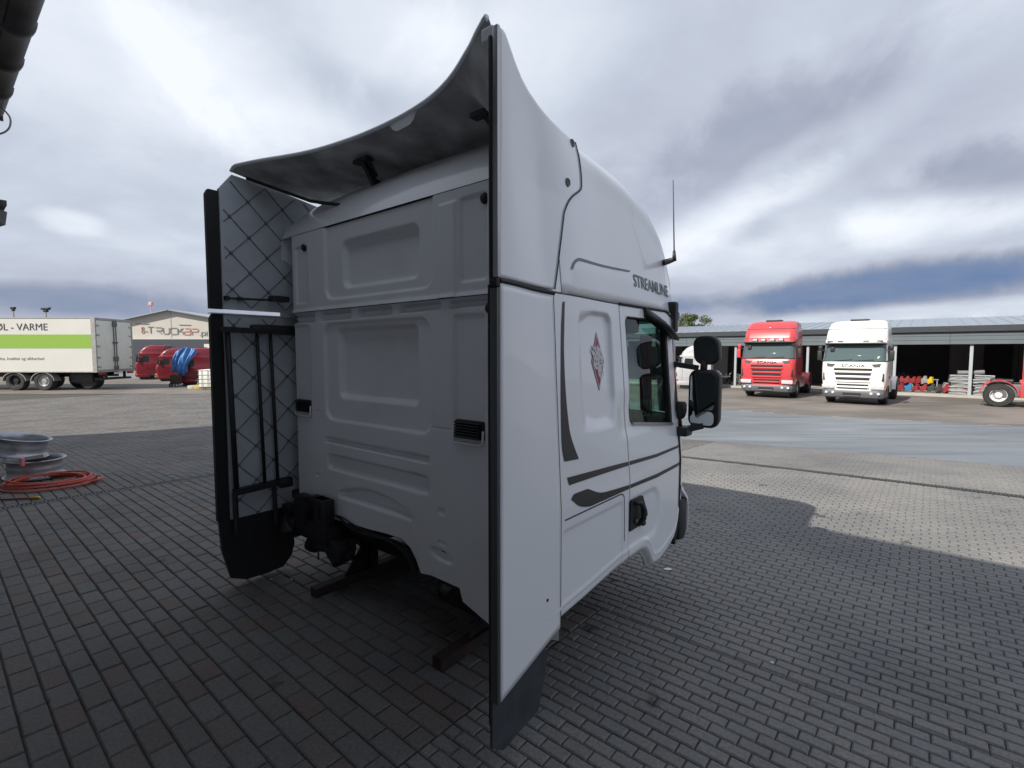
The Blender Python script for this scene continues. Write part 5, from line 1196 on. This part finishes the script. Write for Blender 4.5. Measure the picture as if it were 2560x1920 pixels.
for i, (px_, ztop, lab) in enumerate(((-77.6, 8.9, 'thin light mast with a single head showing above the trailer, left one'), (-74.4, 9.0, 'light mast with a wide floodlight head showing above the trailer'))):
    r = empty('light_mast', (px_, 78 if i == 0 else 80, 0), 0, lab, 'light mast')
    k = MB(); k.tube([(0, 0, 0), (0, 0, ztop)], [.13, .09], 8); k.make('mast', galv, r)
    k = MB()
    if i: k.rbox((-.6, -.25, ztop - .25), (.6, .25, ztop + .1), .08); k.rbox((-.3, -.2, ztop - .6), (.3, .2, ztop - .25), .08); k.bar((.5, 0, ztop + .1), (.9, 0, ztop + .15), .15, .06)
    else: k.rbox((-.32, -.2, ztop - .2), (.32, .2, ztop + .15), .08); k.rbox((-.18, -.15, ztop - .5), (.18, .15, ztop - .2), .06)
    k.make('floodlight', steel_dark, r)

# ------------------------------------------------------------------ wheel rims and hoses at the left
def big_rim(loc, tilt, label, flip):
    r = empty('wheel_rim', loc, 0, label, 'wheel rim', 'bare truck rims lying by the hose'); r.rotation_euler = tilt; r.scale = (1, 1, .82)
    k = MB(); k.lathe([(.285, 0), (.300, .008), (.302, .022), (.287, .030), (.272, .055), (.262, .075), (.264, .13), (.268, .16), (.262, .185), (.265, .235), (.282, .262), (.300, .270), (.302, .284), (.292, .292), (.278, .286), (.258, .262), (.250, .20), (.250, .09), (.270, .02)], 56, None, True); k.make('barrel', rim_alu, r, auto=35)
    z = .08 if flip else .20
    k = MB(); k.lathe([(.255, z), (.20, z + .02), (.15, z - .05), (.10, z - .05), (.088, z + .0), (.086, z - .02)], 40); 
    k.make('disc', rim_alu, r, auto=35)
    k = MB()
    for i in range(10): a = 2 * pi * i / 10; k.lathe([(.0001, .012), (.016, .012), (.017, 0)], 8, Matrix.Translation((.165 * cos(a), .165 * sin(a), z - .03))); 
    k.make('stud_hole', blackp, r)
    return r
rim_alu = mat('rim_steel', (.40, .41, .43), .38, metal=.75, var=.15, vscale=9)
big_rim((-6.10, 6.28, .465), (0, radians(2), 0), 'bare steel truck rim lying on the red hose coil, lower of two', False)
k = MB(); k.box((-.30, -.03, -.02), (.30, .03, .02)); o = k.make('wooden_wedge', mat('pale_wood', (.5, .48, .44), .7)); o.location = (-6.08, 6.06, .725); o.rotation_euler = (0, radians(-9), radians(8)); tag(o, 'pale flat batten wedged between the two bare rims', 'batten')
k = MB(); k.rbox((-.02, -.02, -.05), (.02, .02, .05), .008); o = k.make('pink_tag', pink_tag); o.location = (-5.98, 6.00, .71); tag(o, 'pink tag clipped to the edge of the lower rim', 'tag')
big_rim((-6.36, 6.33, .735), (radians(-3), radians(12), radians(10)), 'bare ribbed steel rim tilted on top of another rim', True)
def coil(name, c, turns, R, label):
    P = []
    for i in range(turns * 40):
        t = 2 * pi * i / 40; r = R + .035 * sin(t * .37) + .02 * sin(t * 1.3) - .012 * (i / 40); P.append((c[0] + r * 1.12 * cos(t), c[1] + r * .95 * sin(t), zg(0, c[1] + r * .95 * sin(t)) + .014 + .021 * (i / 40 / 2.0) + .006 * sin(t * 2.3)))
    k = MB(); k.tube(P, .010, 7); return tag(k.make(name, hose_m, None, True), label, 'hose')
coil('hose_coil', (-5.58, 5.92), 7, .41, 'red air hose coiled flat on the pavers under the bare rims')
def gz(P): return [(x, y, z + zg(x, y)) for x, y, z in P]
k = MB(); k.tube(curve3(gz([(-5.13, 5.86, .03), (-5.04, 5.98, .05), (-5.12, 6.12, .06), (-5.3, 6.12, .05)])), .010, 7); tag(k.make('hose_loop', hose_m, None, True), 'stray loop of red hose at the right end of the coil', 'hose')
k = MB(); k.tube(curve3(gz([(-6.1, 5.05, .016), (-5.65, 5.18, .016), (-5.4, 5.22, .016), (-5.17, 5.26, .016)])), .011, 7); hs = tag(k.make('air_hose', mat('dark_red_hose', (.16, .03, .03), .5), None, True), 'single dark red hose end with brass fitting lying beside the drain', 'hose')
k = MB(); k.tube(gz([(-5.19, 5.256, .018), (-5.10, 5.272, .018), (-5.085, 5.275, .018)]), [.016, .016, .010], 10); k.make('brass_fitting', brass, hs, True)
k = MB(); k.tube(curve3(gz([(-5.9, 4.85, .016), (-5.50, 5.0, .016), (-5.34, 4.97, .016), (-5.3, 4.88, .016), (-5.55, 4.72, .016)])), .009, 7); tag(k.make('pale_hose', cable_m, None, True), 'pale grey cable loop at the left edge below the red hose', 'cable')

# ------------------------------------------------------------------ open shed on the right
E1 = Vector((.77, -.64, 0)).normalized(); E2 = Vector((.64, .77, 0)).normalized(); SO = Vector((18.3, 23.9, 0))
shed = empty('open_shed', SO, atan2(E1.y, E1.x), 'long open grey storage shed with plank fascia and steel posts', 'shed')
X0, X1, DP = -26, 10, 7.
k = MB(); k.box((X0, 0, -.02), (X1, DP, .12)); k.make('floor_slab', concrete, shed)
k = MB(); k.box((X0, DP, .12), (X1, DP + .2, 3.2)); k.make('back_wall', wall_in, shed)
k = MB(); 
for x in (-14.2, -4.9, 4.9): k.box((x, 3.4, .12), (x + .15, DP, 3.0))
k.make('partition', wall_in, shed)
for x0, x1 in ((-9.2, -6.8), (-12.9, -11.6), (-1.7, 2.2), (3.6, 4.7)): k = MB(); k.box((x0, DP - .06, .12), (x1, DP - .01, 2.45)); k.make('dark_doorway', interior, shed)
k = MB(); k.box((-11.2, DP - .5, .12), (-9.5, DP - .35, 2.5)); k.make('pale_panel', wall_in_light, shed)
k = MB(); k.box((5.2, DP - 1.5, .12), (6.6, DP - 1.3, 3.0)); k.make('pale_panel', wall_in_light, shed)
for i, (z0, z1) in enumerate(((2.40, 2.575), (2.585, 2.76), (2.77, 2.94))):
    for x in range(X0, X1, 4):
        k = MB(); k.rbox((x + .004, -.06 - .01 * i, z0), (x + 3.996, .0, z1), .006); k.make('fascia_plank', plank_m, shed)
k = MB(); k.box((X0, -.20, 2.96), (X1, .10, 3.22)); k.make('roof_edge', plank_top, shed)
k = MB(); v = [(X0, -.15, 3.223), (X1, -.15, 3.223), (X1, DP + .6, 3.95), (X0, DP + .6, 3.95), (X0, -.15, 3.24), (X1, -.15, 3.24), (X1, DP + .6, 3.97), (X0, DP + .6, 3.97)]
k.add(v, [(0, 3, 2, 1), (4, 5, 6, 7), (0, 1, 5, 4), (1, 2, 6, 5), (2, 3, 7, 6), (3, 0, 4, 7)]); k.make('roof_sheet', roof_sheet, shed)
k = MB()
for i in range(73): k.box((X0 + .5 * i, -.1, 0), (X0 + .5 * i + .05, DP + .4, .03), frame((0, 0, 3.245), Vector((1, 0, 0)), Vector((0, .9956, .0936)), Vector((0, -.0936, .9956))))
k.make('roof_rib', roof_sheet, shed)
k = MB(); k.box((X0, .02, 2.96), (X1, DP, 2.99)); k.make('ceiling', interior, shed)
for x in (-18.0, -14.4, -10.8, -7.2, -3.6, .05, 2.75, 6.2, 9.8): k = MB(); k.rbox((x - .06, .06, .12), (x + .06, .18, 2.41), .01); k.make('post', post_m, shed)
def SH(x, y, z): v = SO + E1 * x + E2 * y; return (v.x, v.y, z)
SRZ = atan2(E1.y, E1.x)
# low rack with a double row of small painted castings
rk = empty('parts_rack', SH(1.15, .55, .12), SRZ, 'low steel rack holding two rows of painted castings under the shed', 'rack')
k = MB()
for z, y in ((.28, .0), (.62, .35)): k.bar((-1.75, y, z), (1.75 if y < .1 else .55, y, z), .04, .04)
for x in (-1.7, 0, 1.7): k.bar((x, .05, 0), (x, .05, .28), .04, .04, (0, 1, 0))
for x in (-1.7, -.4, .5): k.bar((x, .38, 0), (x, .38, .62), .04, .04, (0, 1, 0))
k.make('rack_frame', galv, rk)
cast_mesh = {}
def casting(m):
    if m.name in cast_mesh: return cast_mesh[m.name]
    k = MB(); k.prism([(-.10, .0), (.02, -.02), (.13, .10), (.10, .14), (.03, .17), (-.02, .27), (-.09, .26)], lambda x, y, t: (-.045 + .09 * t, x * 1.1, y)); k.tube([(-.06, -.03, .06), (.06, -.03, .06)], .05, 10); k.lathe([(.03, -.08), (.055, -.06), (.055, .0), (.03, .02)], 10, Matrix.Translation((0, .05, .02)))
    o = k.make('painted_casting', m, None, auto=40); cast_mesh[m.name] = o.data; bpy.data.objects.remove(o); return cast_mesh[m.name]
front = [(-2.15, bluep, 'blue'), (-1.62, part_dark, 'dark'), (-1.30, orange, 'orange'), (-1.02, part_dark, 'dark'), (-.74, part_red, 'red'), (-.46, bluep, 'blue'), (-.18, part_red, 'red'), (.10, part_red, 'red'), (.38, part_dark, 'dark'), (.66, part_dark, 'dark'), (.94, part_red, 'red'), (1.22, part_red, 'red'), (1.50, part_red, 'red')]
back = [(-1.95, part_red, 'red'), (-1.45, rim_m, 'grey'), (-1.22, whitetruck, 'white'), (-.98, part_red, 'red'), (-.76, part_red, 'red'), (-.54, part_red, 'red'), (-.32, part_red, 'red'), (-.10, part_red, 'red'), (.12, rim_m, 'grey'), (.34, yellow, 'yellow')]
uniq = {('blue', 0): ['blue casting beside the white truck bumper, in the front row', 'blue casting between red ones in the front row of the rack'], ('orange', 0): ['orange casting in the front row beside the shed post'], ('white', 1): ['white casting in the back row of the rack'], ('yellow', 1): ['yellow casting at the end of the back row of the rack']}
for row, items in ((0, front), (1, back)):
    for x, m, cn in items:
        o = bpy.data.objects.new('painted_casting', casting(m)); link(o); o.location = SH(1.15 + x - .1, .55 + (-.02 if row == 0 else .33), .12 + (.12 if row == 0 else .46)); o.rotation_euler = (radians(random.uniform(-8, 8)), 0, SRZ + radians(random.uniform(-12, 12)) + radians(70)); s_ = random.uniform(.95, 1.15); o.scale = (s_ * 1.1, s_ * 1.1, s_ * 1.1)
        lst = uniq.get((cn, row)); nth = sum(1 for q in items if q[2] == cn and q[0] <= x); tot = sum(1 for q in items if q[2] == cn)
        lab = lst.pop(0) if lst else '%s casting in the %s row of the low rack, %s %s one from the left' % (cn, 'front' if row == 0 else 'back', ('first', 'second', 'third', 'fourth', 'fifth', 'sixth', 'seventh', 'eighth')[nth - 1], cn)
        tag(o, lab, 'machine part', 'small castings on the low rack')
# stacks of grey plastic parts
k = MB(); rg = []
for i in range(13):
    t = i / 12; x = -.45 + .9 * t; bow = .10 * sin(pi * t); rg.append([(x, -.22 - bow, .0), (x, .20 - bow, .0), (x, .24 - bow, .06), (x, .20 - bow, .15), (x, -.18 - bow, .16), (x, -.26 - bow, .08)])
k.loft(rg); pm = k.make('plastic_cover', bumper_part, None, auto=40); pmd = pm.data; bpy.data.objects.remove(pm)
k = MB(); k.box((-.44, -.36, .155), (.44, -.33, .175)); k.box((-.40, -.37, .03), (.40, -.35, .045)); em_ = k.make('white_edge', mat('pale_edge', (.62, .63, .64), .5), None); emd = em_.data; bpy.data.objects.remove(em_)
names = {0: 'bottom', 1: 'second from the bottom', 2: 'third from the bottom', 3: 'fourth from the bottom', 4: 'top'}
for sx_, nn_, lab in ((2.42, 5, 'the stack left of the post'), (3.22, 5, 'the stack right of the post')):
    for i in range(nn_):
        o = bpy.data.objects.new('plastic_cover', pmd); link(o); o.location = SH(sx_ + random.uniform(-.05, .05), .75 + random.uniform(-.04, .04), .12 + i * .178); o.rotation_euler = (random.uniform(-.03, .03), random.uniform(-.04, .04), SRZ + random.uniform(-.08, .08)); o.scale = (.74, 1, 1)
        e = bpy.data.objects.new('pale_edge', emd); link(e, o)
        tag(o, 'grey plastic truck cover, %s in %s' % (names[i], lab), 'plastic cover', 'grey plastic covers stacked in the shed')
for i in range(3):
    o = bpy.data.objects.new('plastic_cover', pmd); link(o); o.location = SH(1.86 + .10 * i, .95 + .1 * i, .16 + .0 * i); o.rotation_euler = (0, radians(-62 + 6 * i), SRZ + .2)
    tag(o, 'grey plastic truck cover leaning on the left stack, %s' % ('outermost', 'middle one', 'innermost')[i], 'plastic cover', 'grey plastic covers leaning in the shed')
o = bpy.data.objects.new('plastic_cover', pmd); link(o); o.location = SH(2.80, .95, 1.05); o.rotation_euler = (.05, -.05, SRZ + .05); tag(o, 'grey plastic truck cover bridging the tops of both stacks', 'plastic cover', 'grey plastic covers stacked in the shed')
# dark mechanical parts in the left bay
for i, (x, y, s_, lab) in enumerate(((-8.3, 1.6, 1.0, 'dark oily gearbox heap in the left bay, nearest the white cab shell'), (-7.2, 1.4, .85, 'dark axle pieces piled in the left bay beside the gearbox heap'), (-6.2, 1.7, .7, 'dark radiator frame leaning in the left bay near the red truck'), (.4, 4.2, 1.2, 'dark machine standing deep in the shed behind the castings'))):
    random.seed(20 + i); k = MB(); r = empty('machine_heap', SH(x, y, .12), SRZ, lab, 'machine parts')
    k.rbox((-.4 * s_, -.3, 0), (.4 * s_, .3, .5 * s_), .06); k.tube([(-.5 * s_, -.1, .35 * s_), (.5 * s_, -.15, .42 * s_)], .14 * s_, 12); k.make('housing', steel_dark, r, auto=40)
    k = MB()
    for j in range(9): a = Vector((random.uniform(-.5, .5), random.uniform(-.4, -.2), random.uniform(0, .1))) * s_; b = Vector((random.uniform(-.5, .5), random.uniform(-.2, .2), random.uniform(.4, .8))) * s_; k.tube([a, b], .022, 6)
    k.make('rod', galv, r, True)
    k = MB(); k.lathe([(.0001, 0), (.16 * s_, 0), (.2 * s_, .04), (.2 * s_, .1), (.0001, .12)], 16, Matrix.Translation((.1, -.34, .2 * s_)) @ Euler((radians(80), 0, 0)).to_matrix().to_4x4()); k.make('drum', part_dark, r, auto=40)
random.seed(11)
ts = empty('trestle', SH(-5.15, -.35, 0), SRZ, 'grey trestle with a yellow top leaning beside the red truck', 'trestle')
k = MB(); k.bar((-.3, 0, 0), (-.05, 0, .55), .10, .08, (0, 1, 0)); k.bar((.15, 0, 0), (-.02, 0, .5), .08, .06, (0, 1, 0)); k.make('leg', grey_frame, ts)
k = MB(); k.rbox((-.12, -.08, .53), (.28, .08, .62), .02); k.make('yellow_top', yellow, ts)

# ------------------------------------------------------------------ tree behind the shed
def tree(loc, H, label):
    r = empty('tree', loc, 0, label, 'tree'); random.seed(31)
    k = MB(); k.tube([(0, 0, 0), (.05, 0, H * .35), (.1, .05, H * .6)], [.22, .16, .10], 8); tips = []
    for i in range(16):
        a = random.uniform(0, 2 * pi); z0 = H * random.uniform(.35, .6); e = Vector((cos(a) * random.uniform(.6, 1.75), sin(a) * random.uniform(.6, 1.5), H * random.uniform(.55, .93))); k.tube([(.05, 0, z0), (e.x * .5, e.y * .5, (z0 + e.z) / 2 + .1), e], [.07, .045, .015], 5); tips.append(e)
    k.make('trunk', bark, r, True)
    vs, fs = [], []
    for e in tips + [Vector((random.uniform(-1.3, 1.3), random.uniform(-1, 1), H * random.uniform(.62, .9))) for _ in range(12)]:
        rad = random.uniform(.28, .52)
        for j in range(230):
            d = Vector((random.gauss(0, 1), random.gauss(0, 1), random.gauss(0, .75))); d *= rad * random.random() ** .45 / max(d.length, .01); c = e + d
            u = Vector((random.gauss(0, 1), random.gauss(0, 1), random.gauss(0, .6))).normalized(); w = u.cross(Vector((random.gauss(0, 1), random.gauss(0, 1), random.gauss(0, 1)))).normalized(); s_ = random.uniform(.05, .10)
            b = len(vs); vs += [c - u * s_, c + w * s_ * .5, c + u * s_, c - w * s_ * .5]; fs.append((b, b + 1, b + 2, b + 3))
    mesh('crown', vs, fs, leaf_m, r)
tree((17.6, 48.5, 0), 6.3, 'small green tree with a ragged crown showing above the shed roof')
